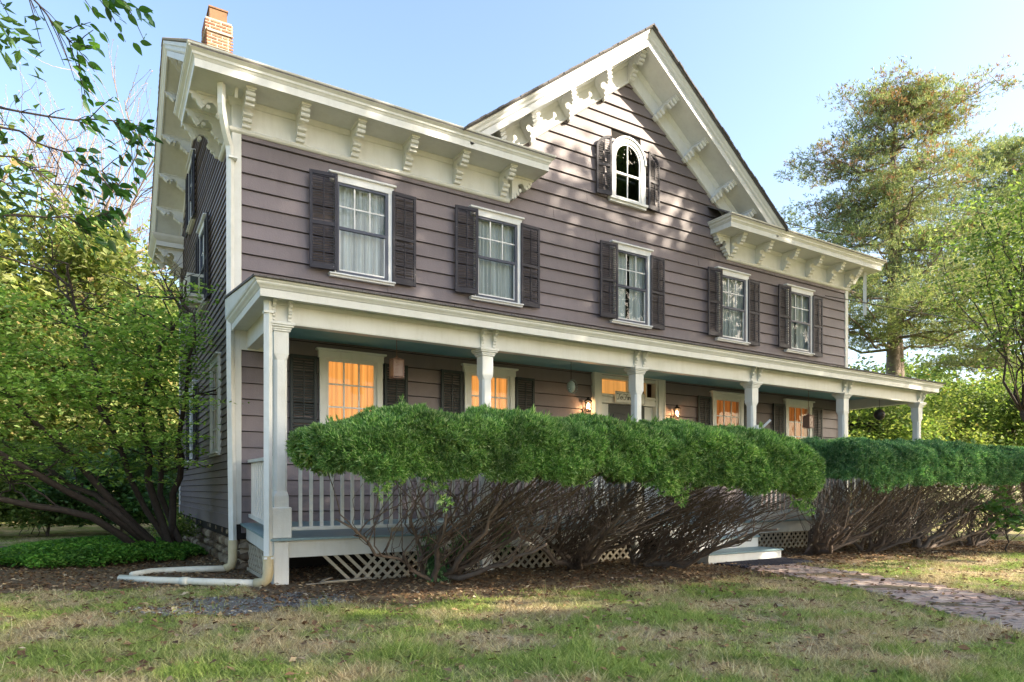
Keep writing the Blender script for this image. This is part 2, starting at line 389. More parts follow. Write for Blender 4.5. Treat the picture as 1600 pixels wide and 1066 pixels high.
def sn(x, y, s=1., o=0.):   # cheap smooth noise
    return (np.sin(x*1.7*s+o)*np.cos(y*2.3*s+o*2)+np.sin(x*3.1*s-y*2.1*s+o)*.6+np.cos(x*5.3*s+y*4.7*s+o)*.35)/1.95
def soil_f(x, y):           # mulch strip under the hedges and round the house
    edge = np.where(x < 8.9, 7.05-.12*(x-2.5), 6.8-.16*(x-11))     # front limit of the bed
    edge = np.where(x < 2.4, 7.9+.35*(2.4-x), edge)
    return np.minimum(y-edge+.35*sn(x,y,1.,1), 11.2-y*(x>1.8)-0*x) * np.where(x<1.8, 1, 1)
def soil_ok(x, y):
    e = soil_f(x, y)
    left = (x > -3.2-.3*sn(x,y,.8,2)) & (x < 1.9) & (y > 9.75+.3*sn(x,y,1.6,3)-.0*x+np.clip((.8-x)*.25,0,3)) & (y < 19)
    front = (x >= 1.6) & (x < 19.5) & (y < 11.3)
    return np.where(left, 1., np.where(front, e, -1.))
sheet('mulch_bed', soil_ok, 'soil', .14, .006, bounds=(-4,19.6,5,19.2))
def gravel_ok(x, y):
    u = (x-1.45)/1.15; w = (y-7.95-.25*(x-1.4)*-1*.2)/.62
    return 1-(u*u+w*w)+.6*sn(x,y,2.6,1)+.3*sn(x,y,7,3)
sheet('gravel_patch', gravel_ok, 'gravel', .07, .011, bounds=(-.4,3.6,6.9,9.0))

# ------------------------------------------------------------------ farmhouse
WY, WX0, WX1, WYR = 11.3, 1.76, 18.02, 19.9
CXG = 9.9
EAVE_Y, EAVE_Z = 10.62, 7.70
RY = 15.6; SL = .58; RZ = EAVE_Z + SL*(RY-EAVE_Y)
GA, GS, GW = 11.07, .765, 4.42        # cross gable: apex z, slope, half width
house = empty('farmhouse', (WX0, WY, 0))
tag(house, 'large mauve brown clapboard farmhouse with white bracketed eaves, front gable and long porch', 'house')

UPX = [3.82, 6.50, 9.93, 13.20, 15.80]; UW, UZ0, UZ1 = .93, 4.95, 6.50
PWX = [3.63, 6.35, 13.04, 15.78]; PW, PZ0, PZ1 = .90, 1.85, 3.50
holes = [(x-UW/2, x+UW/2, UZ0, UZ1) for x in UPX] + [(x-PW/2, x+PW/2, PZ0, PZ1) for x in PWX]
holes += [(9.0, 10.8, .76, 3.78)]
AX, AW, AZ0, AZS = 9.83, .84, 7.62, 8.50     # arched window: centre, width, sill, springing
holes += [(AX-AW/2, AX+AW/2, AZ0, AZS+AW/2)]
def rects(x0, x1, z0, z1, hs):
    xs = sorted({x0, x1} | {min(max(h[k], x0), x1) for h in hs for k in (0,1)}); zs = sorted({z0, z1} | {min(max(h[k], z0), z1) for h in hs for k in (2,3)})
    out = []
    for i in range(len(zs)-1):
        row = None
        for j in range(len(xs)-1):
            cx, cz = (xs[j]+xs[j+1])/2, (zs[i]+zs[i+1])/2
            if any(h[0] < cx < h[1] and h[2] < cz < h[3] for h in hs): 
                if row: out.append(row); row = None
            else: row = (xs[j] if row is None else row[0], xs[j+1], zs[i], zs[i+1])
        if row: out.append(row)
    return out
w = MB()
for a,b,c,d in rects(WX0+.01, WX1-.01, .5, 7.44, holes): w.box(a, b, WY+.001, WY+.15, c, d)
# gable part of the front wall
gx0 = lambda z: (GA-.3-z)/GS
arch = holes[-1]
def trap(z0, z1, xa0, xb0, xa1, xb1, mb, y0=WY+.001, y1=WY+.15):
    mb.prism([(xa0,z0),(xb0,z0),(xb1,z1),(xa1,z1)], 1, y0, y1)
trap(7.44, AZ0, CXG-gx0(7.44), CXG+gx0(7.44), CXG-gx0(AZ0), CXG+gx0(AZ0), w)
zt = AZS+AW/2
trap(AZ0, zt, CXG-gx0(AZ0), arch[0], CXG-gx0(zt), arch[0], w); trap(AZ0, zt, arch[1], CXG+gx0(AZ0), arch[1], CXG+gx0(zt), w)
w.prism([(CXG-gx0(zt),zt),(CXG+gx0(zt),zt),(CXG,GA-.3)], 1, WY+.001, WY+.15)
# rear and right walls
w.box(WX1-.15, WX1, WY+.15, WYR, .5, 7.44); w.box(WX0+.01, WX1, WYR-.15, WYR, .5, 7.44)
w.prism([(WY+.15,7.44),(WYR,7.44),(RY,RZ-.3)], 0, WX1-.15, WX1)
wall = w.build('wall', 'black', house)  # black sheathing paints the shadow lines between the boards
# interior floor between storeys, keeps rooms dark
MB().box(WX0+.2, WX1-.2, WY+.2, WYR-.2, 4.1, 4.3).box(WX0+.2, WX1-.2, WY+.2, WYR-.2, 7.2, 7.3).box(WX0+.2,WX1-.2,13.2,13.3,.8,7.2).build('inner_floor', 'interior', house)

def board(x0, x1, x0t, x1t, z0, z1, y=WY, th=.04):
    """one lapped clapboard facing -Y, thick at its bottom edge"""
    mb = MB(); j = random.uniform(-.002,.002)
    t = th+random.uniform(-.004,.005)
    nseg = max(1, int((x1-x0)/1.6)); v = []; fs = []
    for k in range(nseg+1):
        s = k/nseg; xb = x0+(x1-x0)*s; xt = x0t+(x1t-x0t)*s; dz = random.uniform(-.003,.003)
        v += [(xb,y-t,z0+dz),(xb,y+.0,z0+dz),(xt,y-.008,z1-.013),(xt,y+.0,z1-.013)]
    for k in range(nseg):
        a, b = k*4, k*4+4
        fs += [(a,b,b+2,a+2),(a+1,b+1,b,a),(a+3,a+2,b+2,b+3)]
    fs += [(0,2,3,1), (nseg*4,nseg*4+1,nseg*4+3,nseg*4+2)]
    mb.add(v, fs); return mb
CS = .2563
z = .68; row = 0
bx_holes = [(a-.001, b+.001, c, d) for a,b,c,d in holes]
while z < 10.2:
    z1 = z+CS
    if z1 < 7.5: L0 = L1 = WX0+.1; R0 = R1 = WX1-.1
    else:
        L0, L1 = CXG-gx0(z)+.02, CXG-gx0(min(z1,10.6))+.02; R0, R1 = CXG+gx0(z)-.02, CXG+gx0(min(z1,10.6))-.02
    hs = sorted([h for h in bx_holes if h[2] < z1-.03 and h[3] > z+.03])
    cur = (L0, L1)
    segs = []
    for h in hs:
        segs.append((cur[0], h[0], cur[1], h[0])); cur = (h[1], h[1])
        if h[2] > z+.03 and h[2] < z1: board(h[0], h[1], h[0], h[1], z, h[2]-.005).build('clapboard', 'siding', wall)
    segs.append((cur[0], R0, cur[1], R1))
    for s in segs:
        if s[1]-s[0] < .05: continue
        cuts = [s[0]]
        while s[1]-cuts[-1] > 4.2: cuts.append(cuts[-1]+random.uniform(2.0, 3.9))
        cuts.append(s[1])
        for q in range(len(cuts)-1):
            a0, b0 = cuts[q]+(.002 if q else 0), cuts[q+1]-(.002 if q < len(cuts)-2 else 0)
            board(a0, b0, s[2] if q == 0 else a0, s[3] if q == len(cuts)-2 else b0, z, z1).build('clapboard', 'siding', wall)
    z = z1; row += 1

# side gable wall (faces -X)
def slope_z(y): return EAVE_Z-.22 + SL*((y-EAVE_Y) if y < RY else (2*RY-EAVE_Y-y))
sholes = [(12.70,13.55,1.95,3.52),(16.2,17.1,1.95,3.52),(14.32,15.2,5.0,6.5),(16.5,17.3,7.35,8.7)]
w = MB()
for a,b,c,d in rects(WY, WYR-.02, .5, 7.44, [h for h in sholes]): w.box(WX0, WX0+.15, a, b, c, d)
zz = 7.44
def yl(z): return EAVE_Y+(z-EAVE_Z+.22)/SL
def yr(z): return 2*RY-yl(z)
def trapS(z0,z1,a0,b0,a1,b1): w.prism([(a0,z0),(b0,z0),(b1,z1),(a1,z1)], 0, WX0, WX0+.15)
trapS(7.44, 8.7, max(yl(7.44),WY), 16.5, yl(8.7), 16.5); trapS(7.44, 8.7, 17.3, min(yr(7.44),WYR), 17.3, yr(8.7)-.0)
w.prism([(yl(8.7),8.7),(yr(8.7),8.7),(RY,RZ-.22)], 0, WX0, WX0+.15)
side = w.build('side_wall', 'black', house)  # black here too, as painted shade in the side board gaps
def sboard(y0, y1, z0, z1, y0t=None, y1t=None):
    t = .03+random.uniform(-.004,.004); y0t = y0 if y0t is None else y0t; y1t = y1 if y1t is None else y1t
    v = [(WX0-t,y0,z0),(WX0-t,y1,z0),(WX0-.006,y1t,z1-.009),(WX0-.006,y0t,z1-.009),(WX0,y0,z0),(WX0,y1,z0)]
    return MB().add(v, [(0,3,2,1),(4,0,1,5),(0,4,3),(1,2,5)])
z = .86; SS = .1295
while z < RZ-.55:
    z1 = z+SS; a = max(WY+.06, yl(z)) if z > 7.2 else WY+.06; b = min(WYR-.08, yr(z)) if z > 7.2 else WYR-.08
    hs = sorted([h for h in sholes if h[2] < z1-.02 and h[3] > z+.02]); cur = a
    for h in hs: 
        if z+.03 < h[2] < z1: sboard(h[0], h[1], z, h[2]).build('clapboard', 'siding', side)
        if h[0]-cur > .04: sboard(cur, h[0], z, z1).build('clapboard', 'siding', side)
        cur = h[1]
    sboard(cur, b, z, z1).build('clapboard', 'siding', side); z = z1
MB().box(WX0-.035, WX0, WY+.06, WYR, .66, .86).box(WX0-.05,WX0,WY+.06,WYR,.86,.88).build('sill_board', 'siding', house)
MB().box(WX0+.1, WX1-.1, WY-.035, WY+.001, .6, .68).build('sill_board', 'siding', house)
# corner boards
MB().bevbox(WX0-.04, WX0+.1, WY-.04, WY+.06, .74, 7.0).build('corner_board', 'white', house)
MB().bevbox(WX1-.1, WX1+.04, WY-.04, WY+.06, .66, 7.0).build('corner_board', 'white', house)
MB().bevbox(WX0-.04, WX0+.1, WYR-.08, WYR+.04, .66, 7.4).build('corner_board', 'white', house)

# foundation of field stones
fb = MB().box(WX0+.1, WX1-.1, WY+.1, WYR-.1, -.3, .66).build('foundation', 'mortar', house)
def stone(cx, cy, cz, lx, lz, axis):
    n = 7; mb = MB(); pts = []
    for i in range(n):
        t = 2*math.pi*i/n+random.uniform(-.25,.25); r = random.uniform(.86,1.1)
        pts.append((r*lx*.5*math.copysign(abs(math.cos(t))**.75,math.cos(t)), r*lz*.5*math.copysign(abs(math.sin(t))**.75,math.sin(t))))
    v = []
    for d, k in ((0,1.),(.05+random.uniform(0,.03),.9),(.085+random.uniform(0,.04),.5)):
        for (a,b) in pts: v.append((-d,a*k,b*k) if axis == 'x' else (a*k,-d,b*k))
    f = [(r*n+i, r*n+(i+1) % n, (r+1)*n+(i+1) % n, (r+1)*n+i) for r in range(2) for i in range(n)] + [tuple(range(2*n,3*n))]
    me = mb.add(v, f).mesh('stone', 'stone'); link('stone', me, fb, (cx,cy,cz))
for axis, s0, s1 in (('x', WY+.05, WYR-.1), ('y', WX0+.05, 7.)):
    zc = -.02
    while zc < .6:
        hz = min(random.uniform(.13,.24), .67-zc)
        if .67-zc-hz < .07: hz = .67-zc
        s = s0
        while s < s1:
            l = random.uniform(.16,.42)
            if axis == 'x': stone(WX0+.1, s+l/2, zc+hz/2, l*.97, hz*.97, 'x')
            else: stone(s+l/2, WY+.1, zc+hz/2, l*.97, hz*.97, 'y')
            s += l
        zc += hz

# ---- roofs
def slab(pts, th, mb):
    """pts: quad on the top surface"""
    v = [tuple(p) for p in pts]+[(p[0],p[1],p[2]-th) for p in pts]; n = len(pts)
    mb.add(v, [tuple(range(n)), tuple(range(2*n-1,n-1,-1))]+[(i,n+i,n+(i+1)%n,(i+1)%n) for i in range(n)]); return mb
zf = lambda y: EAVE_Z+.03+SL*(y-EAVE_Y)
zb = lambda y: EAVE_Z+.03+SL*(2*RY-EAVE_Y-y)
XL, XR = 1.06, 18.74
r = MB()
slab([(XL,EAVE_Y-.06,zf(EAVE_Y-.06)),(7.42,EAVE_Y-.06,zf(EAVE_Y-.06)),(7.42,WY-.01,zf(WY-.01)),(XL,WY-.01,zf(WY-.01))], .045, r)
slab([(12.38,EAVE_Y-.06,zf(EAVE_Y-.06)),(XR,EAVE_Y-.06,zf(EAVE_Y-.06)),(XR,WY-.01,zf(WY-.01)),(12.38,WY-.01,zf(WY-.01))], .045, r)
slab([(XL,WY-.01,zf(WY-.01)),(5.5,WY-.01,zf(WY-.01)),(5.5,RY,zf(RY)),(XL,RY,zf(RY))], .045, r)
slab([(14.3,WY-.01,zf(WY-.01)),(XR,WY-.01,zf(WY-.01)),(XR,RY,zf(RY)),(14.3,RY,zf(RY))], .045, r)
slab([(5.5,WY+.17,zf(WY+.17)),(14.3,WY+.17,zf(WY+.17)),(14.3,RY,zf(RY)),(5.5,RY,zf(RY))], .045, r)
YB = 2*RY-EAVE_Y+.06
slab([(XL,RY,zb(RY)),(XR,RY,zb(RY)),(XR,YB,zb(YB)),(XL,YB,zb(YB))], .045, r)
roof = r.build('roof', 'shingle', house)
r = MB(); GY0 = 10.50
for s in (-1, 1):
    p = [(CXG,GY0,GA+.03),(CXG+s*(GW+.04),GY0,GA+.03-GS*(GW+.04)),(CXG+s*(GW+.04),RY,GA+.03-GS*(GW+.04)),(CXG,RY,GA+.03)]
    slab(p if s > 0 else p[::-1], .05, r)
# uneven shingle edge tabs along the rakes
for s in (-1,1):
    for k in range(36):
        a, b = k/36*GW, (k+.97)/36*GW; y = GY0-.012-random.uniform(0,.02); zo = .035+random.uniform(0,.014)
        pts = [(CXG+s*a,y,GA+zo-GS*a),(CXG+s*b,y,GA+zo-GS*b),(CXG+s*b,y+.3,GA+zo-GS*b),(CXG+s*a,y+.3,GA+zo-GS*a)]
        slab(pts if s > 0 else pts[::-1], .035, r)
r.build('gable_roof', 'shingle', house)
r = MB()        # shingle butts standing on the front verge, seen edge-on above the left return
for k in range(44):
    y = EAVE_Y-.05+k*(RY-EAVE_Y)/44; z = zf(y); pts = [(XL-.03,y,z+.03),(XL+.5,y,z+.03),(XL+.5,y+.16,z+.012+SL*.16),(XL-.03-random.uniform(0,.012),y+.16,z+.012+SL*.16)]
    slab(pts, .03, r)
for k in range(44):
    y = RY+k*(YB-RY)/44; z = zb(y); pts = [(XL-.03,y,z+.012),(XL+.5,y,z+.012),(XL+.5,y+.15,z+.03-SL*.15),(XL-.03-random.uniform(0,.012),y+.15,z+.03-SL*.15)]
    slab(pts, .03, r)
r.build('verge_shingles', 'oldshingle', house, kind='stuff')

# ---- cornices with mouldings
def cornice(path, frieze, name='cornice'):
    mb = MB()
    crown = [(-.03,-.16),(.0,-.16),(.02,-.13),(.035,-.12),(.04,-.085),(.075,-.06),(.085,-.055),(.085,-.03),(.1,-.02),(.105,0),(-.03,0)]
    mb.sweep([(x,y,EAVE_Z-.0) for x,y in path], (0,0,1), crown)
    mb.sweep([(x,y,EAVE_Z) for x,y in path], (0,0,1), [(-.035,-.28),(.0,-.28),(.0,-.165),(-.035,-.165)])
    return mb
Zs = 7.43      # soffit underside
Lp = [(7.33,WY-.03),(7.33,10.65),(1.12,10.65),(1.12,12.62),(WX0-.02,12.62)]
Rp = [(WX1+.02,12.62),(18.66,12.62),(18.66,10.65),(12.47,10.65),(12.47,WY-.03)]
cl = cornice(Lp, None)
cl.prism([(1.155,10.685),(7.295,10.685),(7.295,WY-.001),(WX0-.001,WY-.001),(WX0-.001,12.585),(1.155,12.585)], 2, Zs, Zs+.03)
cl.prism([(1.10,10.64),(7.35,10.64),(7.35,WY-.02),(WX0-.02,WY-.02),(WX0-.02,12.63),(1.10,12.63)], 2, EAVE_Z-.015, EAVE_Z-.002)
cl.box(1.14, WX0-.02, 12.60, 12.618, Zs, EAVE_Z-.02)
cornL = cl.build('cornice', 'white', house)
cr = cornice(Rp, None)
cr.prism([(12.505,10.685),(18.625,10.685),(18.625,12.585),(WX1+.001,12.585),(WX1+.001,WY-.001),(12.505,WY-.001)], 2, Zs, Zs+.03)
cr.prism([(12.45,10.64),(18.68,10.64),(18.68,12.63),(WX1+.02,12.63),(WX1+.02,WY-.02),(12.45,WY-.02)], 2, EAVE_Z-.015, EAVE_Z-.002)
cornR = cr.build('cornice', 'white', house)
def frieze(path):
    mb = MB(); P3 = [(x,y,0) for x,y in path]
    mb.sweep(P3, (0,0,1), [(0,6.97),(.045,6.97),(.045,7.43),(0,7.43)])
    mb.sweep(P3, (0,0,1), [(0,6.91),(.05,6.91),(.075,6.93),(.09,6.965),(.08,6.985),(.05,7.0),(0.0,7.0)])
    mb.sweep(P3, (0,0,1), [(.045,7.35),(.06,7.35),(.09,7.40),(.1,7.428),(.045,7.428)])
    return mb
frieze([(6.80,WY-.001),(WX0-.001,WY-.001),(WX0-.001,12.4)]).build('frieze', 'white', house)
frieze([(WX1+.001,12.4),(WX1+.001,WY-.001),(13.02,WY-.001)]).build('frieze', 'white', house)

BR = [(0,0),(.46,0),(.47,-.02),(.47,-.05),(.43,-.06),(.42,-.085),(.395,-.10),(.40,-.135),(.375,-.165),(.35,-.17),(.345,-.2),(.31,-.225),(.28,-.2),(.265,-.15),(.22,-.125),(.165,-.14),(.14,-.18),(.15,-.235),(.185,-.265),(.18,-.30),(.145,-.315),(.14,-.345),(.105,-.37),(.10,-.4),(.06,-.43),(.045,-.46),(0,-.46)]
BRW = [(0,0),(.60,0),(.60,-.05),(.56,-.06),(.55,-.11),(.5,-.13),(.46,-.2),(.42,-.24),(.38,-.2),(.33,-.13),(.26,-.12),(.2,-.17),(.19,-.24),(.22,-.29),(.18,-.33),(.14,-.33),(.11,-.4),(.06,-.45),(0,-.46)]
def bracket_mesh(poly, t=.11, k=1.):
    mb = MB(); P = [(-a*k, b*k) for a, b in poly]
    mb.prism(P, 0, -t/2, t/2)
    mb.prism([(-.0,.0),(-.49*k,.0),(-.49*k,-.035),(0,-.035)], 0, -t/2-.02, t/2+.02)   # cap plate
    # scroll rolls proud of the side faces give the stepped front
    for (a, b, rr) in ((.42,-.085,.034),(.385,-.15,.036),(.33,-.2,.034),(.175,-.275,.038),(.125,-.35,.034),(.07,-.42,.028)):
        ring = [(-a*k+rr*math.cos(q*math.pi/4), b*k+rr*math.sin(q*math.pi/4)) for q in range(8)]
        mb.prism(ring, 0, -t/2-.014, t/2+.014)
    return mb.mesh('bracket', 'white')
BM = bracket_mesh(BR); BMW = bracket_mesh(BRW, .06)
for x in (1.92, 2.75, 3.67, 4.62, 5.62, 6.62): link('bracket', BM, cornL, (x, WY-.046, Zs-.001))
for x in (13.12, 14.12, 15.14, 16.14, 17.1, 17.92): link('bracket', BM, cornR, (x, WY-.046, Zs-.001))
o = link('bracket', BM, cornL, (6.801, WY-.1, Zs-.001), (0,0,R_(90)))
o = link('bracket', BM, cornR, (13.019, WY-.1, Zs-.001), (0,0,R_(-90)))
for y in (11.36, 11.93, 12.45):
    link('bracket', BMW, cornL, (WX0-.046, y, Zs-.001), (0,0,R_(-90))); link('bracket', BMW, cornR, (WX1+.046, y, Zs-.001), (0,0,R_(90)))

# ---- front gable rake
al = math.atan(GS); ca = math.cos(al)
gp = [(CXG-GW, 0, GA-GS*GW), (CXG, 0, GA), (CXG+GW, 0, GA-GS*GW)]
def shift(path, y): return [(p[0], y, p[2]) for p in path]
rk = MB(); nY = (0,-1,0)
rk.sweep(shift(gp, 10.65), nY, [(-.02,.10),(-.02,-.03),(-.15,-.03),(-.15,0),(-.13,.03),(-.11,.035),(-.09,.04),(-.065,.075),(-.05,.085),(-.035,.085),(-.03,.10)])
rk.sweep(shift(gp, 10.65), nY, [(-.155,-.035),(-.27,-.035),(-.27,.0),(-.155,.0)])
rk.sweep(shift(gp, 10.65), nY, [(-.235,-.04),(-.255,-.04),(-.255,-.64),(-.235,-.64)])     # soffit
rake = rk.build('gable_rake', 'trim', house)
fr = MB()
cut = 3.95
gq = [(CXG-cut, 0, GA-GS*cut), (CXG, 0, GA), (CXG+cut, 0, GA-GS*cut)]
fr.sweep(shift(gq, WY), nY, [(-.26,.002),(-.60,.002),(-.60,.045),(-.26,.045)])
fr.sweep(shift(gq, WY), nY, [(-.575,.045),(-.60,.05),(-.635,.085),(-.645,.06),(-.65,.002),(-.60,.002)])
fr.sweep(shift(gq, WY), nY, [(-.256,.045),(-.256,.11),(-.275,.10),(-.32,.06),(-.33,.045)])
fr.build('rake_frieze', 'trim', house)
BMT = bracket_mesh(BR); BMT.materials[0] = M['trim']
for d in (0, .98, 1.9, 2.85, 3.55):
    for s in ((-1, 1) if d else (1,)):
        off = .257; x = CXG+s*d; z = GA-GS*d-off/ca
        link('bracket', BMT, rake, (x, WY-.046, z-(.04 if d == 0 else 0)), (0, s*al if d else 0, 0))

# ---- side gable rakes (left end visible)
XS = 1.12
sp = [(XS, EAVE_Y+.1, zf(EAVE_Y+.1)-.03), (XS, RY, RZ), (XS, YB-.16, zb(YB-.16)-.03)]
def side_rake(X, WXs, sgn):
    P = [(X, p[1], p[2]) for p in sp]
    if sgn > 0: P = P[::-1]
    n = (sgn,0,0); mb = MB()
    mb.sweep(P, n, [(-.0,.07),(-.0,-.03),(-.15,-.03),(-.15,0),(-.12,.03),(-.07,.04),(-.05,.065)])
    mb.sweep(P, n, [(-.155,-.035),(-.26,-.035),(-.26,.0),(-.155,.0)])
    mb.sweep(P, n, [(-.225,-.04),(-.245,-.04),(-.245,-.62),(-.225,-.62)])
    return mb
# cross(n,t) has to point up: path runs front to back for n=-X
def check(P, n):
    t = Vector(P[1])-Vector(P[0]); return Vector(n).cross(t).z > 0
def build_side(X, sgn):
    P = [(X, p[1], p[2]) for p in sp]; n = (sgn,0,0)
    if not check(P, n): P = P[::-1]
    mb = MB()
    mb.sweep(P, n, [(-.0,.07),(-.0,-.03),(-.15,-.03),(-.15,0),(-.12,.03),(-.07,.04),(-.05,.065)])
    mb.sweep(P, n, [(-.155,-.035),(-.26,-.035),(-.26,.0),(-.155,.0)])
    mb.sweep(P, n, [(-.225,-.04),(-.245,-.04),(-.245,-.60),(-.225,-.60)])
    Q = [(WX0 if sgn < 0 else WX1, p[1], p[2]) for p in P]
    mb.sweep(Q, n, [(-.25,.002),(-.52,.002),(-.52,.045),(-.25,.045)])
    return mb.build('side_rake', 'white', house)
srL = build_side(XS, -1); srR = build_side(18.66, 1)
sa = math.atan(SL)
for k, y in enumerate([12.9, 13.9, 14.9, 16.3, 17.2, 18.1, 18.95]):
    z = (zf(y) if y < RY else zb(y))-.03-.247/math.cos(sa)
    # plates stand across the soffit
    o = link('bracket', BMW, srL, (WX0-.047, y, z), (0,0,R_(-90)))
    o.rotation_euler = (Matrix.Rotation((sa if y < RY else -sa),3,'X') @ Matrix.Rotation(R_(-90),3,'Z')).to_euler()
# rear return boxes
ry0, ry1 = 18.9, YB-.12
rb = MB()
RPth = [(WX0-.02,ry0),(1.12,ry0),(1.12,ry1),(3.0,ry1)]
RPth = RPth[::-1]
rb.sweep([(x,y,EAVE_Z-.02) for x,y in RPth], (0,0,-1), [(.105,0),(-.03,0),(-.03,.16),(0,.16),(.04,.12),(.085,.055)])
rb.sweep([(x,y,EAVE_Z-.02) for x,y in RPth], (0,0,-1), [(-.035,.165),(0,.165),(0,.28),(-.035,.28)])
rb.box(1.15, WX0, ry0+.02, ry1-.02, Zs-.02, Zs+.01); rb.box(1.1, WX0, ry0, ry1, EAVE_Z-.04, EAVE_Z-.025)
rr = rb.build('cornice_return', 'white', house)
for y in (ry0+.15, ry0+.7, ry0+1.2): link('bracket', BMW, rr, (WX0-.03, y, Zs-.022), (0,0,R_(-90)))

# ---- chimney
ch = MB().box(1.822, 2.278, 15.122, 15.578, 9.6, 11.03).box(1.788, 2.312, 15.088, 15.612, 10.80, 11.032).build('chimney', 'mortar', house)
BRK = MB().bevbox(-.094, .094, -.008, .008, -.0215, .0215, .004).mesh('brick', 'brick')
BRH = MB().bevbox(-.04, .04, -.008, .008, -.0215, .0215, .004).mesh('brick', 'brick')
k = 0; z = 10.28
while z < 11.06:
    out = .035 if z > 10.83 else 0
    for face in range(4):
        wd = .46+2*out; s = -wd/2
        seq = ([.205,.205,.05] if k % 2 == 0 else [.095,.205,.15])
        s = -wd/2
        first = True
        while s < wd/2-.03:
            short = (k % 2 == 1 and first) or (wd/2-s < .19)
            me = BRH if short else BRK; l = .09 if short else .2; first = False
            c = s+l/2; s += l+.014
            d = wd/2+.0
            px, py, rz = {0:(c,-d,0), 1:(d,c,R_(90)), 2:(-c,d,R_(180)), 3:(-d,-c,R_(-90))}[face]
            link('brick', me, ch, (2.05+px, 15.35+py, z), (0,0,rz+random.uniform(-.01,.01)))
    z += .066; k += 1
MB().box(1.79, 2.31, 15.09, 15.61, 10.0, 10.26).build('flashing', 'tin', house)
MB().box(1.8,2.3,15.1,15.6,11.03,11.07).build('chimney_crown', 'mortar', house)
fl = MB(); 
for (a,b,c,d) in ((1.88,1.91,15.17,15.53),(2.19,2.22,15.17,15.53),(1.91,2.19,15.17,15.20),(1.91,2.19,15.50,15.53)): fl.box(a,b,c,d,11.07,11.33)
fl.box(1.86,2.24,15.15,15.55,11.33,11.36)
fl.build('chimney_flue', 'clay', house)

# ------------------------------------------------------------------ windows
def shutter_meshes(w, h, matn, arch=0, mid=.5, broken=False):
    """frame, louvres, tilt rod; origin at bottom centre of the back face, facing -Y"""
    f = MB(); s = .052; T = .034
    top = h-(w if arch else 0)
    if not arch:
        f.bevbox(-w/2,-w/2+s,-T,0,0,h,.004).bevbox(w/2-s,w/2,-T,0,0,h,.004)
        f.box(-w/2+s,w/2-s,-T+.003,-.003,h-.06,h-.002); 
    else:       # quarter-round head, high side towards the window (arch=+1 high side right)
        xh = arch*w/2; n = 8
        R1 = w*.98; 
        f.bevbox(min(xh,xh-arch*s),max(xh,xh-arch*s),-T,0,0,h,.004)
        xl = -arch*w/2
        f.bevbox(min(xl,xl+arch*s),max(xl,xl+arch*s),-T,0,0,h-w*.75,.004)
        cxz = (xh-arch*0, h-w*.78)
        prev = None
        for i in range(n+1):
            t = math.pi/2*i/n; co, si = math.cos(t), math.sin(t)
            po = (xh-arch*co*w, h-w*.78+si*w*.78); pi = (xh-arch*co*(w-s), h-w*.78+si*(w*.78-s*1.1))
            if prev: f.prism([prev[0], po, pi, prev[1]] if arch < 0 else [prev[0], po, pi, prev[1]][::-1], 1, -T, 0)
            prev = (po, pi)
    f.box(-w/2+s,w/2-s,-T+.003,-.003,.002,.085)
    f.box(-w/2+s,w/2-s,-T+.004,-.004,h*mid-.03,h*mid+.03)
    l = MB(); z = .1; n = 0
    while z < h-.075:
        if abs(z-h*mid) > .045 and not (broken and abs(z-h*(mid+.07)) < .03):
            ww = w/2-s
            x0, x1 = -ww, ww
            if arch and z > h-w*.78:
                q = (z-(h-w*.78))/(w*.78-s); q = min(q,.97); e = (w-s)*math.sqrt(1-q*q)
                if arch > 0: x0 = w/2-e
                else: x1 = -w/2+e
            if x1-x0 > .05:
                j = random.uniform(-.006,.006); jr = random.uniform(-.003,.003)
                v = [(x0,-T+.004,z-.006+j),(x1,-T+.004,z-.006+j+jr),(x1,-.010,z+.008+j+jr),(x0,-.010,z+.008+j),
                     (x0,-T+.004,z+.008+j),(x1,-T+.004,z+.008+j+jr),(x1,-.010,z+.022+j+jr),(x0,-.010,z+.022+j)]
                l.add(v, [(0,1,2,3),(7,6,5,4),(0,4,5,1),(1,5,6,2),(2,6,7,3),(3,7,4,0)])
        z += .045; n += 1
    r = MB().box(-.008,.008,-T-.012,-T+.002,h*mid+.05,h-.1).box(-.008,.008,-T-.012,-T+.002,.12,h*mid-.05)
    h_ = MB().box(-w/2-.012,-w/2+.03,-T-.004,-T+.0,.2,.23).box(-w/2-.012,-w/2+.03,-T-.004,-T,h-.25,h-.22)
    return f.mesh('shutter', matn), l.mesh('louvres', matn), r.mesh('tilt_rod', matn), MB().box(-w/2+s,w/2-s,-.004,-.002,.05,h-.06 if not arch else h-w*.8).mesh('backing', 'black')
def put_shutter(ms, loc, rz=0, axis='y'):
    rot = (0,0,rz)
    f = link('shutter', ms[0], house, loc, rot)
    for nm, me in (('louvres', ms[1]), ('tilt_rod', ms[2])):
        o = link(nm, me, f, (0,0,0), local=True)
        if nm == 'louvres': o['kind'] = 'stuff'
    return f

def curtain_mesh(w, h, matn, folds=9, gap=0., drop=0):
    mb = MB(); n = folds*8; v = []; fs = []
    for (a, b) in (((-w/2, -gap/2), (gap/2, w/2)) if gap else ((-w/2, w/2),)):
        base = len(v); m = int(n*(b-a)/w)
        for i in range(m+1):
            x = a+(b-a)*i/m; y = .025*math.sin(i*.8+.6*math.sin(i*.23))+.012*math.sin(i*.31)
            v += [(x, y, 0), (x, y*.6, h)]
        for i in range(m): q = base+2*i; fs.append((q, q+2, q+3, q+1))
    mb.add(v, fs); return mb.mesh('curtain', matn, True)

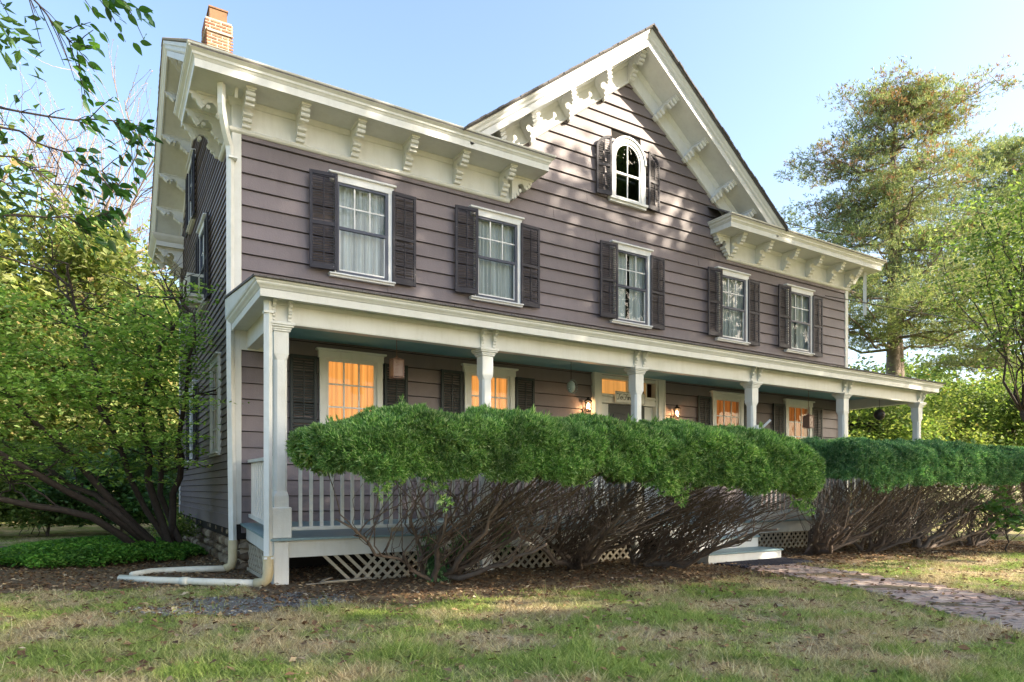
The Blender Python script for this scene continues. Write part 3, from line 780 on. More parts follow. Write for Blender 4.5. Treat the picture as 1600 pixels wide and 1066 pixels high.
def window(xc, z0, z1, w, kind, sheet_mat, curtmat, y=WY, ax='y'):
    """double hung window with casing; built facing -Y at origin, then placed (rotated for side wall)"""
    h = z1-z0; a = MB()
    up = kind == 'upper'
    # casing: side boards, head with cap, sill
    cw = .075 if up else .10
    P0 = -.065
    a.box(-w/2-(.022 if up else cw),-w/2,P0,.0,0,h).box(w/2,w/2+cw,P0,.0,0,h)
    a.box(-w/2-cw-.02,w/2+cw+.02,P0-.006,.0,h,h+.12).bevbox(-w/2-cw-.06,w/2+cw+.06,P0-.05,.0,h+.12,h+.155)
    a.box(-w/2-cw-.035,w/2+cw+.035,P0-.01,.0,-.06,-.0)
    a.bevbox(-w/2-cw-.05,w/2+cw+.05,P0-.045,.0,-.03,0.0)
    # jamb liner into the wall
    a.box(-w/2,-w/2+.012,-.02,.12,0,h).box(w/2-.012,w/2,-.02,.12,0,h).box(-w/2,w/2,-.02,.12,h-.012,h)
    cas = a.mesh('window', 'trim' if up else 'white')
    fw = .055; s = MB(); F0 = -.058
    if up:
        s.box(-w/2,-w/2+fw,F0,-.02,0,h).box(w/2-fw,w/2,F0,-.02,0,h).box(-w/2+fw,w/2-fw,F0+.002,-.022,0,fw).box(-w/2+fw,w/2-fw,F0+.002,-.022,h-fw*.8,h)
        s.box(-w/2+fw,w/2-fw,F0-.006,-.018,h*.5-.022,h*.5+.026)
    else:
        s.box(-w/2,-w/2+fw,F0+.02,-.02,0,h).box(w/2-fw,w/2,F0+.02,-.02,0,h).box(-w/2+fw,w/2-fw,F0+.022,-.022,0,.07).box(-w/2+fw,w/2-fw,F0+.022,-.022,h-.05,h)
    storm = s.mesh('sash_frame', 'storm' if up else 'white')
    mn = MB(); gw = w-2*fw; rows = 2 if up else 4; zb0 = (h*.5+.03) if up else .07; zt0 = h-.045; bw = .011 if up else .013
    for i in (1,2): x = -gw/2+gw*i/3; mn.box(x-bw,x+bw,-.036,-.012,zb0,zt0)
    for i in range(1, rows):
        z = zb0+(zt0-zb0)*i/rows; 
        for j in range(3): xa = -gw/2+gw*j/3+(bw if j else 0); xb = -gw/2+gw*(j+1)/3-(bw if j < 2 else 0); mn.box(xa,xb,-.035,-.013,z-bw,z+bw)
    if up: mn.box(-gw/2,-gw/2+.02,-.04,-.012,.055,h*.5-.02).box(gw/2-.02,gw/2,-.04,-.012,.055,h*.5-.02).box(-gw/2+.02,gw/2-.02,-.04,-.012,.055,.085)
    mun = mn.mesh('muntins', 'trim' if up else 'white')
    panes = []
    nx = 3; 
    for i in range(nx):
        for j in range(rows):
            xa = -gw/2+gw*i/3; xb = xa+gw/3; za = zb0+(zt0-zb0)*j/rows; zc = za+(zt0-zb0)/rows
            tl = random.uniform(-.0015,.0015)
            panes.append([(xa,-.024+tl,za),(xb,-.024-tl,za),(xb,-.024-tl,zc),(xa,-.024+tl,zc)])
    if up: panes.append([(-gw/2,-.03,.055),(gw/2,-.03,.055),(gw/2,-.03,h*.5-.02),(-gw/2,-.03,h*.5-.02)])
    return cas, storm, mun, panes
def put_window(loc, w, z0, z1, kind, curt, rz=0, gap=0., folds=9, chh=1.):
    ms = window(0, z0, z1, w, kind, None, None)
    c = link('window', ms[0], house, (loc[0], loc[1], z0), (0,0,rz))
    link('sash_frame', ms[1], c, local=True); link('muntins', ms[2], c, local=True)
    for q in ms[3]: link('pane', MB().add(q, [(0,1,2,3)]).mesh('pane', 'glass' if kind == 'upper' else 'glass_porch'), c, local=True)
    h = z1-z0
    if curt: link('curtain', curtain_mesh(w-.02, h*chh, curt, folds, gap), c, (0,.09,h-h*chh), local=True)
    return c
UH = UZ1-UZ0
shU = [shutter_meshes(.46, 1.62, 'shutter', broken=b, mid=m_) for b, m_ in ((True,.47),(False,.50))]
shP = shutter_meshes(.44, 1.68, 'dark_green', mid=.35)
for k, x in enumerate(UPX):
    put_window((x, WY-.03), UW, UZ0, UZ1, 'upper', 'sheer', gap=[0,0,.12,.04,.08][k], folds=[9,11,9,10,8][k])
    # left shutter hangs a little off the wall, right one lies flat
    o = put_shutter(shU[0 if k == 0 else 1], (x-UW/2+.012-.235, WY-.125, UZ0+.02), R_(-7 if k in (0,1) else -4))
    o = put_shutter(shU[1], (x+UW/2+.06+.235, WY-.08, UZ0-.01-.01*k), R_(3 if k != 2 else 5))
for k, x in enumerate(PWX):
    put_window((x, WY-.03), PW, PZ0, PZ1, 'porch', 'amber' if k < 2 else 'amber_dim', gap=0)
    put_shutter(shP, (x-PW/2-.12-.24, WY-.05, PZ0-.02)); put_shutter(shP, (x+PW/2+.12+.24, WY-.05, PZ0-.02))
# side wall windows: rotate so that -Y faces -X
for (y0, y1, z0, z1), kd in zip(sholes, ('porch','porch','upper','upper')):
    put_window((WX0-.0, (y0+y1)/2), y1-y0, z0, z1, kd, 'sheer' if kd == 'upper' else None, rz=R_(-90))
shS = shutter_meshes(.44, 1.6, 'shutter')
for (y, z) in ((15.93,1.93),(17.37,1.93),(14.05,4.95),(15.5,4.95)):
    put_shutter(shS, (WX0-.06, y, z), R_(-90))
shS2 = shutter_meshes(.36, 1.4, 'shutter')
for (y, z) in ((16.25,7.3),(17.55,7.3)): put_shutter(shS2, (WX0-.06, y, z), R_(-90))

# arched attic window
aw = AW; hz = AZS-AZ0
def ring_arch(mb, r0, r1, y0, y1, zc, n=14, x=0.):
    for i in range(n):
        t0, t1 = math.pi*i/n, math.pi*(i+1)/n
        mb.prism([(x+r1*math.cos(t0),zc+r1*math.sin(t0)),(x+r1*math.cos(t1),zc+r1*math.sin(t1)),(x+r0*math.cos(t1),zc+r0*math.sin(t1)),(x+r0*math.cos(t0),zc+r0*math.sin(t0))][::-1], 1, y0, y1)
a = MB(); r_in = aw/2-.04
a.box(-aw/2-.09,-r_in,-.06,.0,0,hz).box(r_in,aw/2+.09,-.06,.0,0,hz); ring_arch(a, r_in, aw/2+.09, -.06, 0, hz); ring_arch(a, aw/2+.06, aw/2+.10, -.085, -.06, hz)
a.box(-aw/2-.12,aw/2+.12,-.11,.0,-.05,0).box(-aw/2-.1,aw/2+.1,-.07,0,-.1,-.05)
aro = link('arched_window', a.mesh('arched_window','trim'), house, (AX, WY-.03, AZ0))
b = MB(); ri = r_in
b.box(-ri,-ri+.045,-.04,-.005,0,hz).box(ri-.045,ri,-.04,-.005,0,hz); ring_arch(b, ri-.045, ri, -.04, -.005, hz)
b.box(-ri+.045,ri-.045,-.038,-.007,0,.06).box(-ri+.045,ri-.045,-.045,-.004,hz*.62,hz*.62+.045)
link('sash_frame', b.mesh('sash_frame','trim'), aro, local=True)
c = MB().box(-.011,.011,-.034,-.01,.06,hz*.62).box(-.011,.011,-.034,-.01,hz*.62+.045,hz+ri-.045)
link('muntins', c.mesh('muntins','trim'), aro, local=True)
for sx in (-1,1):
    link('pane', MB().add([(0,-.02,.05),(sx*ri,-.021,.05),(sx*ri,-.021,hz*.63),(0,-.02,hz*.63)],[(0,1,2,3)]).mesh('pane','glass_dark'), aro, local=True)
    pts = [(0,-.022,hz*.66),(sx*ri,-.019,hz*.66)]+[(sx*ri*math.cos(t*math.pi/16),-.019-.003*t/8,hz+ri*math.sin(t*math.pi/16)) for t in range(9)]
    link('pane', MB().add(pts,[tuple(range(len(pts)))]).mesh('pane','glass_dark'), aro, local=True)
# solid corners of the wall over the arch
cn = MB()
for s in (-1,1):
    pts = [(AX+s*aw/2, AZS), (AX+s*aw/2, AZS+aw/2), (AX, AZS+aw/2)]+[(AX+s*(aw/2)*math.sin(t*math.pi/16), AZS+aw/2*math.cos(t*math.pi/16)) for t in range(1,8)]
    cn.prism(pts if s > 0 else pts[::-1], 1, WY-.028, WY)
cn.build('arch_infill', 'siding', house)
sA = shutter_meshes(.38, 1.27, 'shutter', arch=1, mid=.5); sB = shutter_meshes(.38, 1.27, 'shutter', arch=-1, mid=.5)
put_shutter(sA, (AX-.43-.27, WY-.10, AZ0-.02), R_(-9)); put_shutter(sB, (AX+.43+.31, WY-.09, AZ0-.06), R_(8))

# ---- front door surround
ZF0, ZF1 = .64, .76    # porch floor height at its front edge and at the wall
d = MB(); dx0, dx1 = 8.86, 10.94
d.box(dx0,dx0+.2,WY-.09,WY+.02,ZF1,3.98).box(dx1-.2,dx1,WY-.09,WY+.02,ZF1,3.98).box(dx0+.2,dx1-.2,WY-.085,WY+.02,3.76,3.98)
d.box(dx0+.2,dx0+.26,WY-.05,WY+.1,ZF1,3.76).box(dx1-.26,dx1-.2,WY-.05,WY+.1,ZF1,3.76).box(dx0+.26,dx1-.26,WY-.03,WY+.1,3.68,3.76)
d.box(dx0+.26,dx1-.26,WY-.04,WY+.1,3.16,3.26).box(dx0+.26,dx1-.26,WY-.06,WY+.1,3.3,3.33).box(dx0+.26,dx1-.26,WY-.02,WY+.1,3.26,3.36)
d.box(dx0+.02,dx0+.05,WY-.11,WY-.09,ZF1,3.9).box(dx1-.05,dx1-.02,WY-.11,WY-.09,ZF1,3.9)
ds = d.build('door_surround', 'white', house)
MB().box(9.88,9.91,WY-.01,WY+.06,3.36,3.68).box(10.42,10.45,WY-.01,WY+.06,3.36,3.68).build('transom_bar', 'white', ds)
MB().add([(9.12,WY+.03,3.36),(10.43,WY+.03,3.36),(10.43,WY+.03,3.68),(9.12,WY+.03,3.68)],[(0,1,2,3)]).build('transom_pane', 'glass', ds)
MB().add([(9.12,WY+.12,3.3),(10.42,WY+.12,3.3),(10.42,WY+.12,3.72),(9.12,WY+.12,3.72)],[(0,1,2,3)]).build('transom_curtain', 'amber', ds)
dr = MB().box(9.38,10.42,WY+.04,WY+.09,ZF1,3.15).build('door', 'dark_green', house)
for (x0,x1,z0,z1) in ((9.5,9.85,1.0,1.9),(9.95,10.3,1.0,1.9),(9.5,9.85,2.05,2.95),(9.95,10.3,2.05,2.95)): MB().bevbox(x0,x1,WY+.025,WY+.045,z0,z1,.01).build('door_panel', 'dark_green', dr)
MB().lathe([(0,-.03),(.025,-.02),(.03,0),(.02,.02),(0,.03)], (10.36,WY+.0,1.8), 10).build('door_knob', 'rust', dr)
MB().box(9.12,9.38,WY+.05,WY+.09,ZF1,3.15).box(10.42,10.68,WY+.05,WY+.09,ZF1,3.15).build('sidelight', 'white', house)

# ------------------------------------------------------------------ porch
PX = [2.02, 5.17, 8.34, 11.51, 14.68, 17.89]; PY = 9.30       # post centres
def flz(y): return ZF0+(ZF1-ZF0)*(y-9.16)/(WY-9.16)
pf = MB().prism([(9.13,ZF0-.03),(9.13,ZF0),(WY-.03,ZF1),(WY-.03,ZF1-.03)], 0, 1.84, 18.06).build('porch_floor', 'deck', house)
MB().box(1.94,17.96,9.24,9.28,.375,ZF0-.035).build('skirt_board', 'white', house)
sk = MB().prism([(9.285,.375),(9.285,ZF0-.035),(WY-.04,ZF1-.035),(WY-.04,.5)], 0, 1.93, 1.965).build('skirt_board', 'white', house)
MB().prism([(9.285,.375),(9.285,ZF0-.035),(WY-.04,ZF1-.035),(WY-.04,.5)], 0, 17.935, 17.96).build('skirt_board', 'white', house)
# posts
def post_mesh():
    f = MB(); hw = .095
    # chamfered shaft 1.21 .. 3.17 between square parts
    def sq(r, z): return [(-r,-r,z),(r,-r,z),(r,r,z),(-r,r,z)]
    f.box(-hw,hw,-hw,hw,1.055,1.20)
    ch = [(-hw,-hw*.62),(-hw*.62,-hw),(hw*.62,-hw),(hw,-hw*.62),(hw,hw*.62),(hw*.62,hw),(-hw*.62,hw),(-hw,hw*.62)]
    k = .86; v = []
    rows = [(1.20,hw,.999),(1.27,hw*k,.62),(3.02,hw*k,.62),(3.10,hw,.999),(3.40,hw,.999)]
    for z, r, c in rows: v += [(-r,-r*c,z),(-r*c,-r,z),(r*c,-r,z),(r,-r*c,z),(r,r*c,z),(r*c,r,z),(-r*c,r,z),(-r,r*c,z)]
    fs = [(a*8+i,a*8+(i+1)%8,a*8+8+(i+1)%8,a*8+8+i) for a in range(4) for i in range(8)]
    f.add(v, fs+[tuple(range(32,40))]); return f.mesh('porch_post','post')
PM = post_mesh()
PED = MB().bevbox(-.13,.13,-.13,.13,ZF0+.002,1.055,.012).mesh('pedestal','post')
PIER = MB().bevbox(-.1,.1,-.095,.085,-.05,ZF0-.04,.01).mesh('pier','post')
cp = MB(); 
for z0,z1,r in ((3.395,3.42,.115),(3.42,3.45,.125),(3.45,3.475,.15),(3.475,3.515,.165)): cp.bevbox(-r,r,-r,r,z0,z1,.006)
CPM = cp.mesh('capital','post')
pb = [(0,0),(.13,0),(.13,-.03),(.10,-.04),(.11,-.07),(.08,-.09),(.06,-.085),(.055,-.11),(.085,-.13),(.07,-.165),(.04,-.17),(.045,-.2),(.02,-.22),(.02,-.25),(0,-.26)]
mbp = MB(); mbp.prism([(-p, q) for p,q in pb], 0, -.022, .022); PBM = mbp.mesh('scroll_bracket','post')
for i, x in enumerate(PX):
    p = link('porch_post', PM, house, (x, PY, 0))
    link('pedestal', PED, p, (x, PY, 0)); link('pier', PIER, p, (x, PY, 0)); link('capital', CPM, p, (x, PY, 0))
    for s in (-.105, .105): link('scroll_bracket', PBM, p, (x+s, PY-.082, 3.79))
link('half_post', MB().box(-.08,.08,-.09,0,1.0,3.42).box(-.11,.11,-.12,0,3.42,3.52).mesh('half_post','post'), house, (17.8, WY-.03, 0))
# beams
bmf = MB().box(1.93,17.99,PY-.08,PY+.08,3.517,3.80).box(1.93,17.99,PY-.1,PY-.081,3.75,3.80)
bmf.box(1.94,2.10,PY+.081,WY-.035,3.522,3.80).box(17.82,17.98,PY+.081,WY-.035,3.522,3.80)
bmf.box(2.101,17.81,PY-.075,PY+.07,3.505,3.516)
porch_beam = bmf.build('porch_beam', 'white', house)
MB().box(WX0+.07,2.3,WY-.05,WY-.031,3.5,3.8).build('porch_beam', 'white', house)
# eave box
ep = [(18.24,WY-.03),(18.24,8.93),(1.70,8.93),(1.70,WY-.03)]
ev = MB()
ev.sweep([(x,y,3.97) for x,y in ep], (0,0,1), [(-.03,-.21),(0,-.21),(0,-.11),(-.03,-.11)])
ev.sweep([(x,y,3.97) for x,y in ep], (0,0,1), [(-.03,-.105),(.005,-.105),(.02,-.085),(.045,-.065),(.055,-.05),(.055,-.035),(.075,-.02),(.08,0),(-.03,0)])
ev.prism([(1.72,8.95),(18.22,8.95),(18.22,WY-.035),(1.72,WY-.035)], 2, 3.802, 3.825)
ev.build('porch_cornice', 'white', house)
MB().box(2.11,17.81,PY+.09,WY-.035,3.78,3.801).build('porch_ceiling', 'teal', house)
pr = MB()
slab([(1.6,8.83,3.995),(18.34,8.83,3.995),(18.34,WY-.03,4.30),(1.6,WY-.03,4.30)], .03, pr)
for k in range(120):
    a = 1.6+k*16.74/120; pr.box(a, a+.1365, 8.82-random.uniform(0,.015), 8.9, 3.972, 3.99+random.uniform(0,.006))
pr.build('porch_roof', 'shingle', house)
MB().prism([(8.9,3.975),(WY-.03,3.975),(WY-.03,4.26)], 0, 1.62, 1.72).build('porch_roof_end', 'white', house)

# railings
BAL = MB().box(-.022,.022,-.016,.016,0,.90).mesh('baluster','post')
def rail(x0, x1):
    r = MB().bevbox(x0,x1,PY-.05,PY+.05,1.70,1.745,.008).box(x0,x1,PY-.02,PY+.02,1.66,1.70).build('railing','post',house)
    MB().bevbox(x0,x1,PY-.035,PY+.035,.735,.785,.006).build('bottom_rail','post',r)
    n = round((x1-x0)/.1475)
    for i in range(1, n): link('baluster', BAL, r, (x0+(x1-x0)*i/n, PY, .78), (0,0,0), (1,1,.98))
for i in (0,1,3,4): rail(PX[i]+.125, PX[i+1]-.125)
def siderail(X):
    v = []; z0 = 1.745; z1 = 1.76
    r = MB().prism([(PY+.11,z0-.045),(PY+.11,z0),(WY-.03,z1),(WY-.03,z1-.045)], 0, X-.05, X+.05).build('railing','post',house)
    MB().prism([(PY+.13,.74),(PY+.13,.79),(WY-.03,.90),(WY-.03,.85)], 0, X-.035, X+.035).build('bottom_rail','post',r)
    for i in range(1, 13):
        y = PY+.13+(WY-.16-PY)*i/13; zb_ = .785+.11*(y-PY-.13)/(WY-PY-.16); link('baluster', BAL, r, (X, y, zb_), (0,0,R_(90)), (1,1,(1.70-zb_)/.9))
siderail(2.0); siderail(17.9)
# lattice skirts: every strip a piece
def lattice(x0, x1, z0, z1, y, clip_left=None, axis='x'):
    base = None; L = []
    h = z1-z0; step = .15; th = .021
    for dirn in (1, -1):
        yy = y if dirn > 0 else y+.012
        s = x0-h
        while s < x1+h:
            a, b = (s, s+h) if dirn > 0 else (s+h, s)
            # clip segment (a,z0)-(b,z1) to x0..x1
            pa, pb_ = [a, z0], [b, z1]
            if min(a,b) < x1-.02 and max(a,b) > x0+.02:
                def cl(p, q):
                    if p[0] < x0: t = (x0-p[0])/(q[0]-p[0]); return [x0, p[1]+t*(q[1]-p[1])]
                    if p[0] > x1: t = (x1-p[0])/(q[0]-p[0]); return [x1, p[1]+t*(q[1]-p[1])]
                    return p
                A, B = cl(pa, pb_), cl(pb_, pa)
                if clip_left and dirn < 0 and (A[0]+B[0])/2 < x0+clip_left: pass
                if abs(A[0]-B[0]) > .03:
                    d = Vector((B[0]-A[0], B[1]-A[1])).normalized()*th; nx, nz = -d.y, d.x
                    L.append(([(A[0]-nx,A[1]-nz),(A[0]+nx,A[1]+nz),(B[0]+nx,B[1]+nz),(B[0]-nx,B[1]-nz)], yy))
            s += step
    par = None
    for poly, yy in L:
        mb = MB()
        if axis == 'x': mb.prism(poly, 1, yy, yy+.009)
        else: mb.prism(poly, 0, yy, yy+.009)
        if par is None: par = mb.build('lattice_panel', 'lattice', house)
        else: mb.build('lattice_strip', 'lattice', par)
# first, broken panel: left edge eaten away on the diagonal
def broken_lattice():
    strips = []; z1 = .385; par = None
    for k in range(11):      # rising to the right
        xb = 2.98+k*.15; ln = .42 if k > 0 else .36
        strips.append(((xb, -.04), (xb+ln, -.04+ln), 9.262))
    for k in range(13):      # falling to the right, starts on the top edge
        xt = 2.60+k*.15; ln = .42+(.12 if k == 0 else 0)
        strips.append(((xt, z1), (xt+ln, z1-ln), 9.274))
    for (a, b, yy) in strips:
        if b[1] > z1: t = (z1-a[1])/(b[1]-a[1]); b = (a[0]+(b[0]-a[0])*t, z1)
        if a[0] > 4.08: continue
        if b[0] > 4.12: t = (4.12-a[0])/(b[0]-a[0]); b = (4.12, a[1]+(b[1]-a[1])*t)
        d = Vector((b[0]-a[0], b[1]-a[1])).normalized()*.021; nx, nz = -d.y, d.x
        mb = MB().prism([(a[0]-nx,a[1]-nz),(a[0]+nx,a[1]+nz),(b[0]+nx,b[1]+nz),(b[0]-nx,b[1]-nz)], 1, yy, yy+.009)
        if par is None: par = mb.build('lattice_panel', 'lattice', house)
        else: mb.build('lattice_strip', 'lattice', par)
broken_lattice()
lattice(4.3, 8.2, -.02, .38, 9.262); lattice(10.95, 14.55, -.02, .38, 9.262); lattice(14.8, 17.8, -.02, .38, 9.262)
lattice(9.5, 11.2, .06, .42, 1.95, axis='y')
MB().box(1.93,1.975,9.4,11.2,.01,.06).build('lattice_frame', 'lattice', house)
MB().box(2.2,17.8,11.1,11.18,-.05,.62).box(2.2,17.8,9.32,9.36,-.3,-.02).build('crawl_shade_sheet', 'black', house)  # black sheet stands in for the shade below the porch floor
# steps
sx0, sx1 = 8.77, 10.68
st = MB().box(sx0,sx1,7.965,7.99,-.03,.165).build('steps', 'white', house)
MB().bevbox(sx0-.03,sx1+.03,7.93,8.48,.167,.2,.008).build('tread','deck',st)
MB().box(sx0,sx1,8.482,8.505,.2,.375).build('riser','white',st); MB().box(sx0,sx1,8.86,8.88,.41,.605).build('riser','white',st)
MB().bevbox(sx0-.03,sx1+.03,8.445,8.9,.377,.41,.008).build('tread','deck',st)
for xs_ in (sx0+.01, sx1-.04): MB().prism([(7.99,-.03),(9.2,-.03),(9.2,.376),(8.5,.376),(8.5,.166),(7.99,.165)], 0, xs_, xs_+.03).build('stringer','white',st)

# flag holder on the fourth post
MB().box(PX[3]+.02,PX[3]+.08,PY-.135,PY-.1,2.40,2.62).tube([(PX[3]+.05,PY-.12,2.48),(PX[3]+.22,PY-.3,2.72)], .025, 8).build('flag_holder','trim',house)

# ------------------------------------------------------------------ fittings as things of their own
def downspout(name, label, pts, w=.055, straps=()):
    root = empty(name, (pts[0][0], pts[0][1], 0)); tag(root, label, 'downspout')
    P = [pts[0]]
    for p in pts[1:]: P.append(p)
    mb = MB(); mb.tube(P, w, 4); mb.build('pipe', 'metal_down', root)
    for z in straps: MB().box(pts[-1][0]-w*1.1,pts[-1][0]+w*1.1,pts[-1][1]-w*1.1,pts[-1][1]+w*1.1,z,z+.03).build('strap', 'metal_down', root)
    return root
dd = downspout('downspout', 'white downspout running down the left corner of the house from the upper eave',
    [(1.52,10.92,7.42),(1.52,10.92,7.12),(1.54,10.97,7.0),(1.60,11.1,6.82),(1.675,11.22,6.66),(1.69,11.235,6.5),(1.69,11.235,4.0),(1.69,11.22,3.2),(1.72,11.2,.45)], .058, (6.45,))
MB().tube([(1.72,11.2,.5),(1.72,11.2,.2),(1.70,11.2,.1),(1.62,11.23,.06)], .068, 10).build('elbow', 'pvc_old', dd, True)
MB().tube([(1.62,11.23,.06),(1.1,11.42,.055),(.62,11.5,.05),(.35,11.2,.045)], .05, 10).build('outlet_pipe', 'pvc', dd, True)
d2 = downspout('downspout', 'white downspout at the porch corner post emptying into a long pipe on the ground',
    [(1.84,9.16,3.76),(1.84,9.16,3.0),(1.84,9.16,.4)], .055, (.38,3.6))
MB().tube([(1.84,9.16,.42),(1.84,9.16,.2),(1.83,9.17,.12),(1.79,9.2,.07),(1.70,9.27,.055)], .068, 10).build('elbow', 'pvc_old', d2, True)
MB().tube([(1.72,9.26,.056),(1.2,9.75,.055),(.6,10.35,.05),(.2,10.9,.045)], .05, 10).build('outlet_pipe', 'pvc', d2, True)
MB().tube([(.9,10.05,.052),(.98,9.97,.052)], .06, 10).build('coupling', 'pvc', d2, True)
d3 = downspout('downspout', 'short white downspout hanging under the far right eave', [(18.35,10.95,7.42),(18.35,10.95,6.2)], .05)

ac = empty('air_conditioner', (1.6,14.75,5.05)); tag(ac, 'cream window air conditioner sticking out of the side wall above the green tree', 'air conditioner')
MB().bevbox(1.38,1.80,14.42,15.1,5.06,5.52,.012).build('casing','ac',ac)
for (a,b) in ((1.44,1.58),(1.61,1.75)):
    gq_ = MB(); z = 5.14
    gq_.box(a,b,14.412,14.419,5.13,5.46).build('side_vent','acgrille',ac)
    sl_ = MB()
    while z < 5.45: sl_.box(a,b,14.404,14.411,z,z+.008); z += .022
    sl_.build('louvres','acgrille',ac)['kind'] = 'stuff'
MB().box(1.42,1.8,14.5,14.55,4.98,5.06).box(1.42,1.8,14.95,15.0,4.98,5.06).build('support','ac',ac)

def wall_lantern(x, label):
    r = empty('wall_lantern', (x, WY-.05, 2.9)); tag(r, label, 'lantern', 'lit coach lanterns beside the front door')
    y = WY-.17
    MB().box(x-.045,x+.045,WY-.045,WY-.03,2.8,3.02).tube([(x,WY-.04,2.95),(x,WY-.1,3.0),(x,y,3.22),(x,y,3.19)], .008, 6).build('wall_bracket','iron',r)
    MB().lathe([(0,.09),(.02,.085),(.03,.05),(.09,.0),(.085,-.01),(0,-.012)], (x,y,3.14), 8).lathe([(0,-.23),(.05,-.225),(.055,-.21),(.0,-.205)], (x,y,3.14), 8).build('cap','iron',r)
    c = MB()
    for k in range(6):
        t = k*math.pi/3; c.tube([(x+.075*math.cos(t),y+.075*math.sin(t),3.13),(x+.05*math.cos(t),y+.05*math.sin(t),2.93)], .005, 4)
    c.build('cage','iron',r)
    MB().lathe([(.07,-.01),(.047,-.2)], (x,y,3.14), 6).build('glass','lampglass',r)
    MB().lathe([(0,-.04),(.018,-.05),(.025,-.09),(.015,-.14),(0,-.15)], (x,y,3.14), 10).build('bulb','bulb',r)
    l = bpy.data.lights.new('lantern_light','POINT'); l.energy = 9; l.color = (1,.55,.25); l.shadow_soft_size = .04
    lo = bpy.data.objects.new('lantern_light', l); COL.objects.link(lo); lo.parent = r; lo.location = (0, y-WY+.05, .12)
wall_lantern(8.66, 'lit coach lantern on the dark wall left of the front door'); wall_lantern(11.22, 'lit coach lantern on the dark wall right of the front door')

def chain(mb, x, y, z0, z1):
    z = z0; k = 0
    while z > z1:
        a = .008; pts = []
        for q in range(7):
            t = q/6*2*math.pi; dx = a*math.sin(t); dz = .014*math.cos(t)
            pts.append((x+(dx if k % 2 else 0), y+(0 if k % 2 else dx), z-.014+dz))
        mb.tube(pts, .0025, 3, False); z -= .022; k += 1
def hanging_lantern(x, y, zt, zb, label, mtl):
    r = empty('hanging_lantern', (x,y,zb)); tag(r, label, 'lantern')
    c = MB(); chain(c, x, y, zt, zb+.36); c.tube([(x,y,zt),(x,y,zb+.34)], .003, 4); c.build('chain', mtl, r)
    h = .30; w = .085
    MB().lathe([(0,.06),(.012,.055),(.02,.03),(.13,0),(.13,-.012),(0,-.012)], (x,y,zb+h), 4).box(x-w,x+w,y-w,y+w,zb-.012,zb).build('roof_cap', mtl, r)
    f = MB()
    for sx in (-1,1):
        for sy in (-1,1): f.box(x+sx*w-.008,x+sx*w+.008,y+sy*w-.008,y+sy*w+.008,zb,zb+h)
    for z in (zb+.012, zb+h-.024):
        f.box(x-w+.009,x+w-.009,y-w-.006,y-w+.006,z,z+.014).box(x-w+.009,x+w-.009,y+w-.006,y+w+.006,z,z+.014).box(x-w-.006,x-w+.006,y-w+.009,y+w-.009,z,z+.014).box(x+w-.006,x+w+.006,y-w+.009,y+w-.009,z,z+.014)
    f.build('frame', mtl, r)
    MB().box(x-w+.004,x+w-.004,y-w+.002,y-w+.004,zb+.02,zb+h-.02).box(x-w+.002,x-w+.004,y-w+.006,y+w-.006,zb+.02,zb+h-.02).build('glass', M['frost'], r)
    e = MB()
    for k in range(4): a = random.uniform(-.04,.03); z = zb+.06+k*.055; e.prism([(x+a-.02,z),(x+a+.03,z+.02),(x+a+.02,z+.045),(x+a-.03,z+.02)], 1, y-w-.004, y-w+.001)
    e.build('cutout_leaf', mtl, r)
M['frost'] = paint('frosted_pinkish_glass', (.26,.17,.14), None, 0, 6, .3, .05)
hanging_lantern(4.06, 10.25, 3.78, 3.10, 'rusty square lantern hanging on a chain in front of the leftmost porch window', 'rust')
hanging_lantern(14.78, 10.25, 3.78, 2.80, 'rusty square lantern hanging at the right end of the porch', 'rust')
# round scalloped ornament on a chain
og = empty('hanging_ornament', (7.60,10.3,3.22)); tag(og, 'grey green egg shaped scalloped ornament hanging from the porch ceiling left of the door', 'ornament')
mb = MB(); chain(mb, 7.6, 10.3, 3.78, 3.38); mb.build('chain','iron',og)
MB().lathe([(0,.12),(.03,.112),(.07,.07),(.085,.0),(.075,-.05),(.04,-.1),(0,-.115)], (7.6,10.3,3.24), 14).build('body','verdigris',og, True)
mb = MB()
for k in range(16):
    t = 2*math.pi*k/16; mb.lathe([(0,.016),(.016,0),(0,-.016)], (7.6+.098*math.cos(t), 10.24, 3.24+.125*math.sin(t)), 6)
mb.build('scallop_edge','verdigris',og)
# dark round bell at the far end
bg_ = empty('hanging_bell', (16.6,9.6,3.0)); tag(bg_, 'small round dark bell hanging between the two rightmost porch posts', 'ornament')
MB().tube([(16.9,9.7,3.78),(16.9,9.7,3.33)], .004, 5).build('cord','iron',bg_)
MB().lathe([(0,.14),(.06,.125),(.115,.07),(.135,0),(.115,-.07),(.06,-.125),(0,-.14)], (16.9,9.7,3.19), 18).lathe([(0,.02),(.03,.0),(0,-.02)], (16.83,9.56,3.19), 8).build('bell_body','iron',bg_, True)

